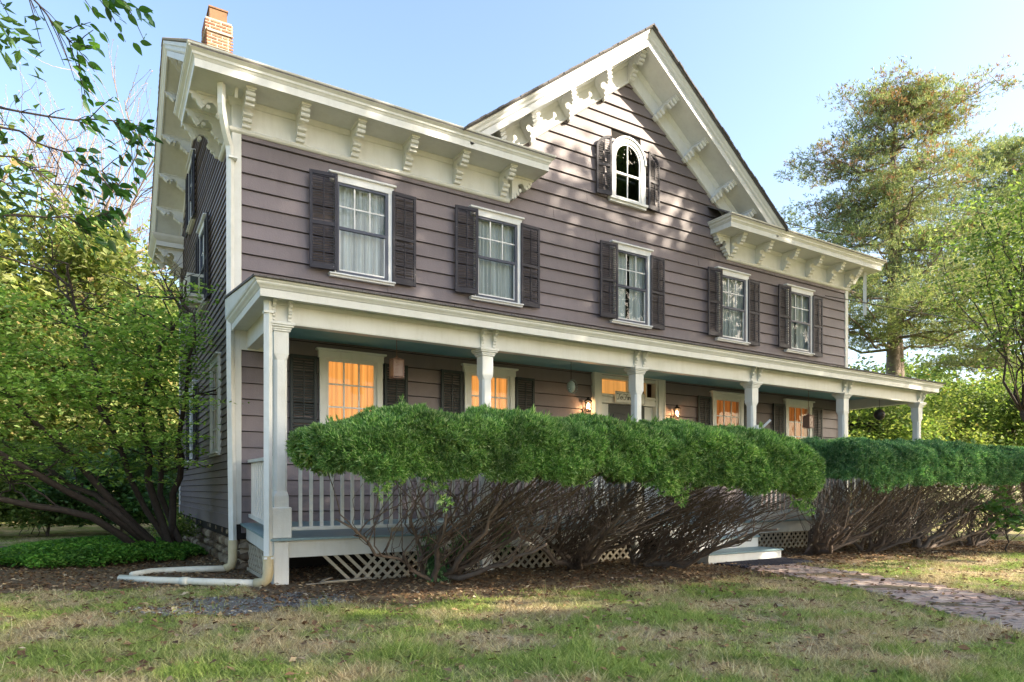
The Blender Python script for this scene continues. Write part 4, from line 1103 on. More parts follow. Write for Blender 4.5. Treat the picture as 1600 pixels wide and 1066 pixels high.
# hand lettered sign
sg = empty('name_sign', (9.85,WY-.1,3.18)); tag(sg, 'small white board sign with black script lettering over the front door', 'sign')
MB().bevbox(9.44,10.30,WY-.115,WY-.095,3.17,3.42,.004).build('board','white',sg)
fb_ = MB()
for (a,b,c,d_) in ((9.455,10.285,3.18,3.186),(9.455,10.285,3.404,3.41),(9.455,9.461,3.186,3.404),(10.279,10.285,3.186,3.404)): fb_.box(a,b,WY-.1175,WY-.1155,c,d_)
fb_.build('border_line','ink',sg)
def stroke(mb, pts, x, z, s, r=.0065):
    P = [(x+p[0]*s, WY-.119, z+p[1]*s) for p in pts]
    # smooth
    Q = []
    for i in range(len(P)-1):
        p0 = Vector(P[max(i-1,0)]); p1 = Vector(P[i]); p2 = Vector(P[i+1]); p3 = Vector(P[min(i+2,len(P)-1)])
        for q in range(4):
            t = q/4; Q.append(tuple(.5*((2*p1)+(p2-p0)*t+(2*p0-5*p1+4*p2-p3)*t*t+(3*p1-p0-3*p2+p3)*t**3)))
    Q.append(P[-1]); mb.tube(Q, r*.8, 4)
lt = MB(); zb_ = 3.245
T_ = [[(-.15,.95),(-.2,1.15),(.1,1.15),(.6,1.0),(.95,1.2)], [(.5,1.08),(.4,.6),(.25,.1),(.0,-.05),(-.15,.1)]]
F_ = T_+[[(.1,.58),(.35,.52),(.6,.62)]]
e_ = [[(0,.28),(.25,.38),(.28,.58),(.12,.55),(.05,.25),(.18,.0),(.45,.12)]]
n_ = [[(0,.55),(.08,.5),(0,.0)],[(.03,.3),(.22,.58),(.3,.45),(.27,.08),(.45,.1)]]
o_ = [[(.25,.55),(.05,.4),(.05,.1),(.25,.0),(.38,.25),(.25,.55),(.45,.5)]]
r_ = [[(0,.55),(.06,.4),(.02,.0)],[(.04,.35),(.2,.58),(.34,.5)]]
cur = 9.50
for g_, adv in ((T_, .075), (e_, .045), (n_, .075), (F_, .075), (o_, .045), (r_, .04), (e_, .045), (r_, .04), (n_, .06)):
    for s_ in g_: stroke(lt, s_, cur, zb_, .105)
    cur += adv
lt.build('script_lettering','ink',sg)

# door mat on the path, scrap lattice on the ground
m = MB()
for i in range(22):
    for j in range(8):
        x = 8.85+i*.08; y = 7.28+j*.075; m.box(x,x+.065,y,y+.055,.035,.05)
m.box(8.83,10.62,7.26,7.9,.008,.035)
tag(m.build('door_mat','mat'), 'dark woven door mat in front of the white porch steps', 'door mat')
for k, (x,y,a,l) in enumerate(((2.55,8.98,.05,.55),(2.85,9.05,.12,.75),(2.75,8.9,-.06,.5),(2.6,9.1,.9,.3))):
    o = link('wood_scrap', MB().bevbox(-l/2,l/2,-.02,.02,0,.014,.003).mesh('wood_scrap','deadwood'), None, (x,y,.03+.012*k), (random.uniform(-.05,.05),0,a))
    tag(o, ['shorter pale scrap lath on the dirt by the corner post','longest pale scrap lath on the dirt below the broken lattice','pale scrap lath nearest the lawn by the corner post','short scrap lath lying crosswise over the others'][k], 'wood scrap')
tag(link('paper_note', MB().bevbox(-.1,.1,-.003,.003,-.03,.03,.002).mesh('porch_plaque','lattice'), None, (3.62,9.12,.715),(R_(10),0,0)), 'small faded plaque resting on the porch floor edge under the railing','plaque')

# overhead wires on the right
for k, (a, b) in enumerate((((16.9,11.2,6.6),(60,2,9.5)),)):
    a, b = Vector(a), Vector(b); pts = [tuple(a.lerp(b,t/20)-Vector((0,0,1.6*math.sin(math.pi*t/20)))) for t in range(21)]
    tag(MB().tube(pts, .012, 4).build('power_cable','iron'), 'thin dark cable strung from the right corner of the house past the pine', 'cable')

# ------------------------------------------------------------------ brick path
def cr(P, t):
    n = len(P)-1; i = min(int(t*n), n-1); u = t*n-i; p0 = P[max(i-1,0)]; p1 = P[i]; p2 = P[i+1]; p3 = P[min(i+2,n)]
    return tuple(.5*((2*b)+(c-a)*u+(2*a-5*b+4*c-d)*u*u+(3*b-a-3*c+d)*u**3) for a,b,c,d in zip(p0,p1,p2,p3))
PC = [(9.62,7.9),(9.38,6.9),(8.95,5.15),(8.0,3.2),(6.9,1.6),(5.5,.2)]
pts = [cr(PC, t/400) for t in range(401)]
L = [0]
for i in range(400): L.append(L[-1]+math.dist(pts[i],pts[i+1]))
def along(s):
    i = min(np.searchsorted(L, s), 399); i = max(i,1); p = pts[i]; q = pts[i-1]; t = math.atan2(p[1]-q[1], p[0]-q[0]); return p, t
HW = .62
mb = MB(); v = []; 
for i in range(0,401,4):
    p, t = along(L[i]); nx, ny = -math.sin(t), math.cos(t)
    for s in (-1,1): x, y = p[0]+s*nx*(HW+.02), p[1]+s*ny*(HW+.02); v.append((x,y,float(gzs(np.array(x),np.array(y)))+.012))
mb.add(v, [(2*i,2*i+1,2*i+3,2*i+2) for i in range(100)])
path = tag(mb.build('brick_path',soilmat('sandy_joints',(.12,.09,.06),(.22,.18,.12),(.34,.29,.2),40)), kind='structure')
PAV = [MB().bevbox(-.0985+random.uniform(0,.004),.0985,-.049,.049,-.03,.0,.006).mesh('brick','paver') for _ in range(4)]
s = .05; row = 0; cnt = 0; stuff = MB()
while s < L[-1]-.1:
    p, t = along(s); nx, ny = -math.sin(t), math.cos(t)
    off = (row % 2)*.1; a = -HW+.1-off
    while a < HW:
        x, y = p[0]+nx*a, p[1]+ny*a
        if abs(a) < HW-.02:
            z = float(gzs(np.array(x),np.array(y)))+.022+random.uniform(-.005,.006)
            if cnt < 296: link('brick', random.choice(PAV), path, (x,y,z), (random.uniform(-.03,.03),random.uniform(-.03,.03),t+math.pi/2+random.uniform(-.03,.03))); cnt += 1
            else:
                c, sn_ = math.cos(t+math.pi/2), math.sin(t+math.pi/2); vv = []
                for (dx,dy,dz) in ((-.098,-.048,-.03),(.098,-.048,-.03),(.098,.048,-.03),(-.098,.048,-.03),(-.094,-.044,0),(.094,-.044,0),(.094,.044,0),(-.094,.044,0)): vv.append((x+dx*c-dy*sn_, y+dx*sn_+dy*c, z+dz))
                stuff.add(vv, [(4,5,6,7),(0,1,5,4),(1,2,6,5),(2,3,7,6),(3,0,4,7)])
        a += .2005
    s += .101; row += 1
if stuff.n: stuff.build('bricks','paver',path)['kind'] = 'stuff'
def near_path(x, y):
    P = np.array(pts[::8]); d = np.full(np.shape(x), 9.)
    for q in P: d = np.minimum(d, np.hypot(x-q[0], y-q[1]))
    return d

# ------------------------------------------------------------------ vegetation helpers
def wander(p0, p1, n=7, amp=.1, sag=0.):
    p0, p1 = np.array(p0,float), np.array(p1,float); L_ = np.linalg.norm(p1-p0)
    t = np.linspace(0,1,n)[:,None]; P = p0+(p1-p0)*t
    P += rng.normal(size=(n,3))*amp*L_*np.sin(math.pi*t)*.5; P[:,2] += (sag*L_*np.sin(math.pi*t))[:,0]
    return P
def blob_points(n, c, r, shell=.55, seed=0, lump=.25, bias=0.):
    """points in the outer part of a lumpy ellipsoid"""
    d = rng.normal(size=(n,3)); d /= np.linalg.norm(d,axis=1,keepdims=True)
    lum = 1+lump*(np.sin(d[:,0]*4.1+seed)*np.cos(d[:,1]*3.7+seed*1.3)+.7*np.sin(d[:,2]*6.3+d[:,0]*5+seed*2.1)+.5*np.cos(d[:,1]*9+d[:,2]*8+seed))
    u = (shell+(1-shell)*rng.random(n)**.7)*lum
    return np.array(c)+d*u[:,None]*np.array(r)

def leafy_tree(name, label, base, h, cr_, mats, trunk_r=.25, nbr=9, nclump=60, per=260, lsize=.16, clump_r=.9, bark='bark', group=None, cat='tree', flat=.2, crown_c=None, lean=(0,0), asp=.6, shell=.35, lump=.25):
    root = empty(name, base); tag(root, label, cat, group)
    b = np.array(base, float); cc = np.array(crown_c if crown_c is not None else (b[0]+lean[0], b[1]+lean[1], b[2]+h-cr_[2]*.95))
    seed = rng.random()*10
    C = blob_points(nclump, cc, cr_, shell, seed, lump)
    tr = MB(); top = cc+np.array([0,0,cr_[2]*.5]); T = wander(b-[0,0,.2], top, 9, .05)
    tr.tube(T, list(np.linspace(trunk_r,trunk_r*.25,9)), 8)
    for k in range(nbr):
        s = rng.integers(3,8); q = C[rng.integers(len(C))]; tr.tube(wander(T[s], q, 6, .12, .05), list(np.linspace(trunk_r*.35,trunk_r*.08,6)), 5)
    for q in C[::2]:
        s = rng.integers(3,8); tr.tube(wander(T[s], q, 6, .12, .04), list(np.linspace(trunk_r*.16,.012,6)), 4)
    tr.build('trunk', bark, root, True)
    P = []
    for q in C:
        cl = clump_r*rng.uniform(.6,1.3); d = rng.normal(size=(per,3))*np.array([1,1,.6])*cl*.5; P.append(q+d)
    P = np.concatenate(P); P = P[P[:,2] > b[2]+.3]
    if not isinstance(mats, (list,tuple)): mats = [mats]
    idx = rng.integers(len(mats), size=len(P)) if len(mats) == 1 else (rng.random(len(P)) < .22).astype(int)
    for mi, mn_ in enumerate(mats):
        v, f = leafquads(P[idx == mi], lsize, asp, flat); m_ = MB(); m_.add(v, f)
        m_.build('crown', mn_, root)
    return root

# ------------------------------------------------------------------ yew hedge shrubs
def hedge_surface(n, x0, x1, front, back, ztop, zbot, seed, endL, endR):
    """points and outward directions on the clipped upper shell of a yew hedge"""
    u = rng.random(n); x = x0+(x1-x0)*u
    th = rng.uniform(-.5, math.pi+.15, n)             # -: below the front brow, 0 front, pi/2 top, pi back
    f = front(x); b = back(x); cy = (f+b)/2; hy = (b-f)/2
    zc = (ztop(x)+zbot(x))/2; hz = (ztop(x)-zbot(x))/2
    e = np.ones(n)
    if endL: e = np.minimum(e, np.sqrt(np.clip(1-np.clip((x0+endL-x)/endL,0,1)**2,0,1)))
    if endR: e = np.minimum(e, np.sqrt(np.clip(1-np.clip((x-x1+endR)/endR,0,1)**2,0,1)))
    co, si = np.cos(th), np.sin(th); p = .62
    ry = np.sign(co)*np.abs(co)**p; rz = np.sign(si)*np.abs(si)**p
    ez = .45+.55*e
    y = cy-hy*ry*(.25+.75*e); z = zc+hz*rz*ez
    lum = .028*np.sin(x*5.1+z*6+seed)+.025*np.sin(y*7.3+x*3.2+seed)+.02*np.sin(z*13+x*11+seed*2)
    nrm = np.stack([np.where(x < x0+.6,-.6,0)*(endL > 0)+np.where(x > x1-.6,.6,0)*(endR > 0), -ry, rz*1.2+.15],1); nrm /= np.linalg.norm(nrm,axis=1,keepdims=True)
    P = np.stack([x,y,z],1)+nrm*lum[:,None]
    return P, nrm
def yew(label, base, xr, mat_, front, back, ztop, zbot, seed, endL=0, endR=0, ntuft=9000, lean=(0,-1.), nlimb=9, nbranch=420, extra=None, xmax=99.):
    root = empty('yew_shrub', (base[0], base[1], 0)); tag(root, label, 'hedge shrub', 'clipped yew shrubs in front of the porch')
    nc_ = ntuft//10
    P, D = hedge_surface(nc_, xr[0], xr[1], front, back, ztop, zbot, seed, endL, endR)
    low = (P[:,2] < zbot(P[:,0])+.16); msk = np.clip(.5+.9*np.sin(P[low,0]*7.3+P[low,1]*5)*np.sin(P[low,0]*3.1+1),0.05,1.2); P[low,2] -= .26*rng.random(low.sum())**1.6*msk
    P = P-D*(rng.random(nc_)**1.5*.13)[:,None]
    rad = rng.uniform(.03,.068,nc_)
    P = np.repeat(P,13,0); D = np.repeat(D,13,0); rad = np.repeat(rad,13)
    o_ = rng.normal(size=P.shape); o_ /= np.linalg.norm(o_,axis=1,keepdims=True); o_ = o_+D*.75+np.array([0,0,.15]); o_ /= np.linalg.norm(o_,axis=1,keepdims=True)
    Q = P+o_*rad[:,None]*np.array([1.15,1.15,.9])
    m_ = MB(); v, f = blades(Q, o_+D*.25+np.array([0,0,.25]), .056, .0105, .55, 9); m_.add(v, f)
    k = int(len(P)*.35); Pi = P[::3]-D[::3]*.10; v, f = blades(Pi, D[::3], .09, .03, .9, 5); m_.add(v, f)
    for _ in range(int(nc_*.012)):       # odd long shoots standing out of the clipped surface
        q = rng.integers(len(P)); v, f = blades(P[q:q+1]+D[q:q+1]*.1+rng.normal(size=(3,3))*.02, np.repeat(D[q:q+1]+[[0,0,.5]],3,0), .09, .012, .35, 8); m_.add(v, f)
    m_.build('foliage', mat_, root)
    # branches
    br = MB(); bx, by = base
    limbs = []
    for i in range(nlimb):
        a = rng.uniform(0,2*math.pi); ex = min(rng.uniform(xr[0]-.1,xr[1]+.9)*.9+bx*.1, xmax-.1*rng.random()); f0 = float(front(np.array(ex))); b0 = float(back(np.array(ex)))
        ey = f0+(b0-f0)*rng.uniform(.1,.9); ez = .8+rng.uniform(-.2,.35)
        p0 = np.array([bx+.09*math.cos(a), by+.09*math.sin(a), -.05]); p1 = np.array([ex,ey,ez])
        mid = (p0+p1)/2+np.array([0,0,-.12]); T = np.array([p0*(1-t)**2+2*mid*t*(1-t)+p1*t*t for t in np.linspace(0,1,9)])
        T += rng.normal(size=T.shape)*.035; T[0] = p0
        r0 = rng.uniform(.028,.055); br.tube(T, list(np.linspace(r0,r0*.35,9)), 6); limbs.append(T)
    for i in range(nbranch):
        T = limbs[rng.integers(nlimb)]; s = rng.uniform(.12,.85)*8; i0 = int(s); st_ = T[i0]+(T[min(i0+1,8)]-T[i0])*(s-i0)
        ex = np.clip(st_[0]+rng.normal()*.6+.35, xr[0]+.08, min(xr[1]+.75, xmax)); f0 = float(front(np.array(ex))); b0 = float(back(np.array(ex)))
        ey = f0+.05+(b0-f0-.1)*rng.random()**1.15; ez = float(zbot(np.array(ex)))+rng.uniform(.0,.28)
        p1 = np.array([ex,ey,ez]); c1 = st_+(T[8]-T[0])*.18+rng.normal(size=3)*.05; c1[2] = st_[2]+.1*(ez-st_[2])
        n_ = 7; B = np.array([st_*(1-t)**2+2*c1*t*(1-t)+p1*t*t for t in np.linspace(0,1,n_)]); B[1:] += rng.normal(size=(n_-1,3))*.028
        r0 = rng.uniform(.005,.017); br.tube(B, list(np.linspace(r0,r0*.4,n_)), 3, False)
        if rng.random() < .6:      # side twig
            j = rng.integers(2,6); q = B[j]+np.array([rng.normal()*.18, rng.normal()*.18-.05, rng.uniform(.1,.35)]); br.tube(wander(B[j], q, 4, .15), [.004,.0035,.003,.002], 3, False)
    br.build('branches', 'yewbark', root, True)
    # a few green shoots low on the trunk
    if extra:
        for (x,y,z,r) in extra:
            Q = np.array([x,y,z])+rng.normal(size=(260,3))*np.array([r,r,r*1.3])*.5; v, f = blades(Q, np.tile([0,-.2,1.],(260,1)), .07, .016, .6, 7); m2 = MB(); m2.add(v,f); m2.build('low_shoot', 'yew_blue', root)
    return root
f1 = lambda x: 6.5-.12*(x-2)+.05*np.sin(x*2.2)
b1 = lambda x: 8.80+0*x
def zt1(x): return 2.13+.03*np.sin(x*1.9)+.02*np.sin(x*5)-np.clip(x-7.1,0,9)*.13-np.clip(2.7-x,0,9)*.12
def zb1(x): return 1.30+.05*np.sin(x*4)+.05*np.sin(x*9+1)-np.clip(x-5,0,9)*.06
yew('clipped bright green yew at the left end of the front hedge beside the corner post', (4.0,8.72), (1.93,4.5), 'yew', f1, b1, zt1, zb1, 0, endL=.75, ntuft=36000, lean=(0,-1), nbranch=180, extra=[(4.0,8.62,.12,.22),(4.35,8.4,.45,.14),(3.95,8.65,.4,.14),(4.9,8.3,.62,.12)])
yew('clipped yew with thick low trunk in the middle of the front hedge', (6.5,8.75), (4.25,6.9), 'yew', f1, b1, zt1, zb1, 0, ntuft=34000, nbranch=200)
yew('clipped yew beside the porch steps at the right end of the front hedge', (7.75,8.45), (6.6,8.95), 'yew', f1, b1, zt1, zb1, 0, endR=.7, ntuft=32000, nbranch=200, xmax=8.75)
f2 = lambda x: 6.7-.10*(x-11)+.05*np.sin(x*2.2)
b2 = lambda x: 8.85-.0*x
def zt2(x): return 2.16+.03*np.sin(x*1.9)+.02*np.sin(x*5)-np.clip(x-15,0,9)*.02
def zb2(x): return 1.28+.03*np.sin(x*4)+.03*np.sin(x*9+1)
yew('bluish green clipped yew just right of the porch steps', (12.0,8.3), (10.95,12.9), 'yew_blue', f2, b2, zt2, zb2, 2, endL=.55, ntuft=20000, nbranch=180)
yew('clipped yew second from the steps in the right hand hedge', (13.4,8.0), (12.85,14.6), 'yew_blue', f2, b2, zt2, zb2, 2, ntuft=16000, nbranch=180)
yew('clipped yew third from the steps in the right hand hedge', (15.0,7.7), (14.55,16.5), 'yew_blue', f2, b2, zt2, zb2, 2, ntuft=14000, nbranch=170)
yew('farthest clipped yew at the right edge of the photograph', (16.8,7.6), (16.45,19.6), 'yew_blue', f2, b2, zt2, zb2, 2, endR=.6, ntuft=15000, nbranch=180)

# ------------------------------------------------------------------ left: multi-stemmed small-leaved tree by the side wall
jm = empty('multistem_tree', (1.15,14.3,0)); tag(jm, 'wide multi-stemmed small tree with layered bright green leaves left of the house', 'tree')
tr = MB(); base = np.array([1.12,14.2,-.1])
stems = [[(-.1,13.3,1.0),(-1.2,12.6,1.75),(-2.4,12.2,2.5),(-3.6,11.8,3.1)], [(.1,13.6,1.1),(-.7,13.2,2.1),(-1.6,12.9,3.2),(-2.6,12.6,4.0)],
         [(.45,13.7,1.4),(.0,13.2,2.7),(-.3,12.9,3.9),(-.5,12.6,4.8)], [(.75,13.9,1.5),(.55,13.2,2.7),(.85,12.7,3.7),(1.15,12.2,4.5)],
         [(.9,14.1,1.2),(.95,13.9,2.4),(.7,13.6,3.6),(.5,13.5,4.9)], [(-.2,13.2,.8),(-1.4,12.7,1.2),(-2.9,12.2,1.8),(-4.6,11.6,2.5)], [(1.1,14.0,1.2),(1.15,13.4,2.2),(1.2,12.6,3.2),(1.25,11.9,4.1)],
         [(.2,13.5,.9),(-.8,14.0,1.6),(-2.0,14.5,2.5),(-3.2,15,3.3)]]
tips = []
for S in stems:
    P = [base+rng.normal(size=3)*[.09,.09,0]]+[np.array(q) for q in S]
    Q = []
    for i in range(len(P)-1):
        for t in (0,.33,.66): Q.append(P[i]*(1-t)+P[i+1]*t+rng.normal(size=3)*.03)
    Q.append(P[-1]); Q = np.array(Q); r0 = rng.uniform(.06,.085); tr.tube(Q, list(np.linspace(r0,.014,len(Q))), 7)
    for k in range(10):
        j = rng.integers(4,len(Q)); d = np.array([rng.normal()*.8-.1, rng.normal()*.8, rng.uniform(.1,.9)]); e = Q[j]+d; B = wander(Q[j], e, 6, .15); tr.tube(B, list(np.linspace(.02,.006,6)), 4, False)
        for q in range(4): tw = B[rng.integers(2,6)]+np.array([rng.normal()*.45,rng.normal()*.45,rng.uniform(.0,.3)]); tr.tube(wander(B[3],tw,4,.1), [.007,.005,.004,.002], 3, False); tips.append(tw)
        tips.append(e)
tr.build('trunk','darkbark',jm,True)
# layered horizontal sprays
n = 290; ell = blob_points(n, (-1.1,12.5,3.15), (2.9,2.2,1.45), .15, 3, .12)
extra_ = blob_points(100, (.75,12.6,3.1), (.85,1.7,1.9), .1, 1, .1)
ell = np.concatenate([ell, extra_, np.array(tips)])
ell = ell[(ell[:,0] < 1.55) & (ell[:,2] > 1.35) | (ell[:,1] < 11.0)]
ell = ell[~((ell[:,0] > 1.45) & (ell[:,1] > 10.9))]
ell = ell[ell[:,2] < 4.25+.25*(ell[:,0] > .3)]
P = []
for q in ell:
    m_ = 40; a = rng.uniform(0,2*math.pi); d = rng.normal(size=(m_,3))*np.array([.3,.21,.025]); c, s = math.cos(a), math.sin(a)
    d = np.stack([d[:,0]*c-d[:,1]*s, d[:,0]*s+d[:,1]*c, d[:,2]-.12*(d[:,0]**2+d[:,1]**2)],1); P.append(q+d)
P = np.concatenate(P); P = P[~((P[:,0] > 1.6) & (P[:,1] > 11.0))]
v, f = leafquads(P, .085, .55, .6); m_ = MB(); m_.add(v,f); m_.build('crown','jmaple',jm)

# ground cover bed and small plants on the left
def ground_leaves(name, label, n, fn, bounds, mat_, size, hgt, cat='ground cover', kind='stuff'):
    x0,x1,y0,y1 = bounds; X = rng.uniform(x0,x1,n*3); Y = rng.uniform(y0,y1,n*3); ok = fn(X,Y) > 0; X, Y = X[ok][:n], Y[ok][:n]
    Z = gzs(X,Y)+hgt(X,Y)*rng.random(len(X))**.35+.01; v, f = leafquads(np.stack([X,Y,Z],1), size, .45, .35); m_ = MB(); m_.add(v,f); o = m_.build(name, mat_); tag(o, label, cat, kind=kind); return o
ground_leaves('pachysandra', 'bed of low glossy green ground cover under the multi-stemmed tree', 30000, lambda x,y: 1-((x+.1)/1.75)**2-((y-14.4)/1.55)**2+.18*sn(x,y,2,0), (-2.2,1.9,12.6,16.4), 'pachy', .075, lambda x,y: .06+.34*np.clip(1-((x+.1)/1.8)**2-((y-14.4)/1.6)**2,0,1)**.5)
leafy_tree('low_shrub', 'small bright green shrub at the foot of the stone foundation', (1.35,15.6,0), .7, (.4,.6,.35), 'brightgreen', .02, 3, 26, 90, .07, .3, crown_c=(1.3,15.6,.35), cat='shrub')
for k,(x,y,rx,rz,mt,lb) in enumerate(((.4,21.5,1.5,1.25,'darkleaf','dark broad-leaved shrub behind the multi-stemmed tree'),(-1.3,22.5,1.2,1.35,'midgreen','mid green shrub left of the dark broad-leaved shrub'),(-3.2,22,1.3,1.6,'brightgreen','bright large-leaved bush at the left edge of the lawn'),(-4.6,25,2,2.2,'midgreen','tall green bush at the far left beyond the lawn'),(1.6,24.5,1.4,1.6,'midgreen','green bush beside the rear corner of the house'))):
    leafy_tree('garden_shrub', lb, (x,y,0), rz*2, (rx,rx*.8,rz), mt, .04, 6, 70, 190, .13, .55, crown_c=(x,y,rz*.85), cat='shrub', shell=.5, flat=.35)

# ------------------------------------------------------------------ background trees
def bgt(label, x, y, h, r, mt, tr=.3, nc=120, per=230, ls=.28, cr=None, bark='bark', name='maple_tree', cl=1.5, lump=.25, shell=.35, grp='broadleaf trees behind and beside the house'):
    return leafy_tree(name, label, (x,y,float(gzs(np.array(x),np.array(y)))), h, (r,r,h*.42) if cr is None else cr, mt, tr, 8, nc, per, ls, cl, bark, shell=shell, lump=lump, group=grp)
bgt('large yellow green maple behind the left side of the house', -1.2, 31, 11.2, 4.6, ('yellowgreen','midgreen'), .35, 210, 260, .26)
bgt('tall yellow green maple at the left edge of the photograph', -7.2, 27, 13.5, 5.0, ('yellowgreen','midgreen'), .4, 230, 260, .26)
bgt('green tree partly hidden behind the rear corner of the house', 2.6, 36, 10.5, 4.2, ('yellowgreen','brightgreen'), .3, 150, 220, .28)
bgt('dense green tree low behind the left shrubs', -3.5, 40, 8, 5, ('brightgreen','midgreen'), .3, 150, 230, .3)
bgt('far green tree beyond the left lawn', -12, 42, 10, 5.5, ('midgreen','brightgreen'), .3, 140, 220, .32)
bgt('far dark green tree between the left maples', -7.5, 52, 11, 6, ('midgreen','yellowgreen'), .3, 140, 220, .34)
bgt('far pale green tree straight behind the side of the house', 1.0, 50, 9, 6, ('yellowgreen','midgreen'), .3, 130, 220, .34)

# bare pinkish tree top left
bt = empty('bare_tree', (-2.6,34,0)); tag(bt, 'tall leafless tree with pale pinkish branches above the yellow maples', 'tree')
tr = MB(); budP = []
def branch(p, d, L_, r, lev):
    n = 6; Q = [np.array(p)]; dd_ = np.array(d, float)
    for i in range(n-1):
        dd_ = dd_+rng.normal(size=3)*.13+np.array([0,0,.03]); dd_ /= np.linalg.norm(dd_); Q.append(Q[-1]+dd_*L_/(n-1))
    tr.tube(Q, list(np.linspace(r, r*.45, n)), 6 if lev < 2 else 3, lev < 2)
    if lev >= 3: budP.extend([Q[-1], Q[-2], Q[-3]])
    if lev < 4:
        for k in range(4):
            j = rng.integers(2, n); nd = dd_*.8+rng.normal(size=3)*.45; nd[2] += .08; nd /= np.linalg.norm(nd); branch(Q[j], nd, L_*rng.uniform(.55,.8), r*.5, lev+1)
for a_, (dx,dz) in enumerate(((.05,1),(.4,.8),(-.35,.9),(.5,.55),(.3,.95),(-.1,1),(.55,.4),(.42,.3))):
    branch((-2.6,34,8.5), np.array([dx,rng.normal()*.2,dz])/math.hypot(dx,dz), rng.uniform(4.3,5.8), .10, 1)
tr.tube([(-2.6,34,-.2),(-2.55,34,4),(-2.6,34,8.6)], [.32,.26,.2], 8)
tr.build('trunk','palebark',bt,True)
B = np.array(budP); v, f = leafquads(B, .075, .5, 0); m_ = MB(); m_.add(v,f); m_.build('crown','pinkbud',bt)

# ---- the big white pine on the right
def pine(label, base, h, r, ntier, seed, trunk_r=.45, low=.22, brown=True, fork=True, dens=1.):
    root = empty('pine_tree', base); tag(root, label, 'tree', 'pines beyond the right end of the house')
    b = np.array(base, float); tr = MB(); T = wander(b-[0,0,.3], b+[.3,0,h], 14, .015); tr.tube(T, list(np.linspace(trunk_r,.06,14)), 9)
    if fork: T2 = wander(b+[0,0,h*.22], b+[1.3,.3,h*.75], 10, .03); tr.tube(T2, list(np.linspace(trunk_r*.7,.05,10)), 8)
    tufts = []; tops = []
    for k in range(ntier):
        t = low+(1-low)*k/ntier; z = h*t; pr_ = r*(.35+.65*math.sin(min(1,(1-t)*1.15+.02)*math.pi*.62))*rng.uniform(.6,1.15)
        if t > .93: pr_ = r*.22
        for q in range(int(rng.integers(3,6))):
            a = rng.uniform(0,2*math.pi); i = t*13; p0 = T[int(i)]+(T[min(int(i)+1,13)]-T[int(i)])*(i-int(i))
            L_ = pr_*rng.uniform(.65,1.15); e = p0+np.array([math.cos(a)*L_, math.sin(a)*L_, L_*rng.uniform(-.02,.22)+(.5 if t > .82 else 0)])
            B = wander(p0, e, 8, .07, -.05); tr.tube(B, list(np.linspace(.09*(1-t)+.035,.012,8)), 5, False)
            for s in range(int(14*dens)):
                j = rng.integers(2 if t > .45 else 3,8); sd_ = B[j]+np.array([rng.normal()*.8, rng.normal()*.8, rng.uniform(-.05,.3)]); tr.tube(wander(B[j],sd_,4,.1), [.02,.014,.01,.006], 3, False)
                for w_ in range(4): tufts.append(sd_+rng.normal(size=3)*np.array([.34,.34,.08]))
            tufts.append(e)
    tr.build('trunk','pinebark',root,True)
    P = np.array(tufts); C = b+[0,0,h*.5]
    D = P-(b+[0,0,h*.3]); D[:,2] = np.abs(D[:,2])*.3+1.5; D /= np.linalg.norm(D,axis=1,keepdims=True)
    rel = (P[:,2]-b[2])/h; br_ = (rng.random(len(P)) < np.clip((rel-.6)*.8,0,.3)) if brown else np.zeros(len(P),bool)
    for sel, mt in ((~br_,'pine'),(br_,'pinebrown')):
        if sel.sum():
            Pp = np.repeat(P[sel],5,0); Pp = Pp+rng.normal(size=Pp.shape)*np.array([.2,.2,.07]); v, f = blades(Pp, np.repeat(D[sel],5,0), .19, .035, .75, 6); m_ = MB(); m_.add(v,f); m_.build('crown', mt, root)
    return root
pine('tall broad pine with rusty brown tips standing right of the house', (35.2,19.5,0), 21.8, 7.0, 24, 1, .5, .40, dens=1.25)
pine('second pine half hidden behind the tall broad pine at the right edge', (46.5,19,0), 22, 6.8, 24, 2, .42, .4, fork=False, brown=False)
pine('dark pine farther back between the house roof and the tall pine', (44,34,0), 19, 5.0, 20, 3, .4, .4, fork=False, brown=False)

bgt('yellow green leafy tree in front of the pines at the right edge', 30.5, 11.6, 13.6, 3.9, ('midgreen','brightgreen'), .16, 110, 80, .17, bark='darkbark', cl=1.1, cr=(3.4,3.4,4.3), shell=.2)
bgt('bright green understory tree right of the porch end', 26.5, 16.5, 5.6, 3.2, ('brightgreen','midgreen'), .1, 110, 220, .16, bark='darkbark', cl=1.0, cr=(3.4,3.4,2.3))
bgt('green understory tree behind the far porch post', 31, 17, 5.8, 3.4, ('brightgreen','yellowgreen'), .1, 110, 220, .17, bark='darkbark', cl=1.0, cr=(3.6,3.6,2.4))
bgt('low green tree at the right edge behind the hedge', 36, 14.5, 6.5, 3.6, ('midgreen','brightgreen'), .12, 120, 220, .18, bark='darkbark', cl=1.0, cr=(3.8,3.8,2.6))
bgt('shady green tree between the porch end and the far garden', 25, 22, 6, 3.6, ('midgreen','brightgreen'), .12, 110, 220, .2, cl=1.1, cr=(3.6,3.6,2.6))
for k,(x,y,h,r) in enumerate(((52,30,11,6),(62,24,12,6.5),(70,40,12,7),(60,14,10,5.5),(48,44,11,6.5),(74,20,12,7))):
    bgt(['far green tree behind the second pine','far tree at the right edge behind the pines','distant tree beyond the dark pine','low far tree at the right edge under the pine boughs','distant tree above the porch roof end','most distant tree at the right edge'][k], x, y, h, r, ('brightgreen','yellowgreen') if k%2 else ('midgreen','yellowgreen'), .3, 110, 200, .38, cl=1.9)
# broad-leaved bush at the right end of the hedge
leafy_tree('rhododendron', 'leggy broad-leaved shrub at the right edge under the hedge end', (15.5,6.3,0), 1.2, (.5,.5,.45), 'darkleaf', .02, 5, 18, 16, .15, .3, crown_c=(15.5,6.3,.75), cat='shrub', bark='darkbark')

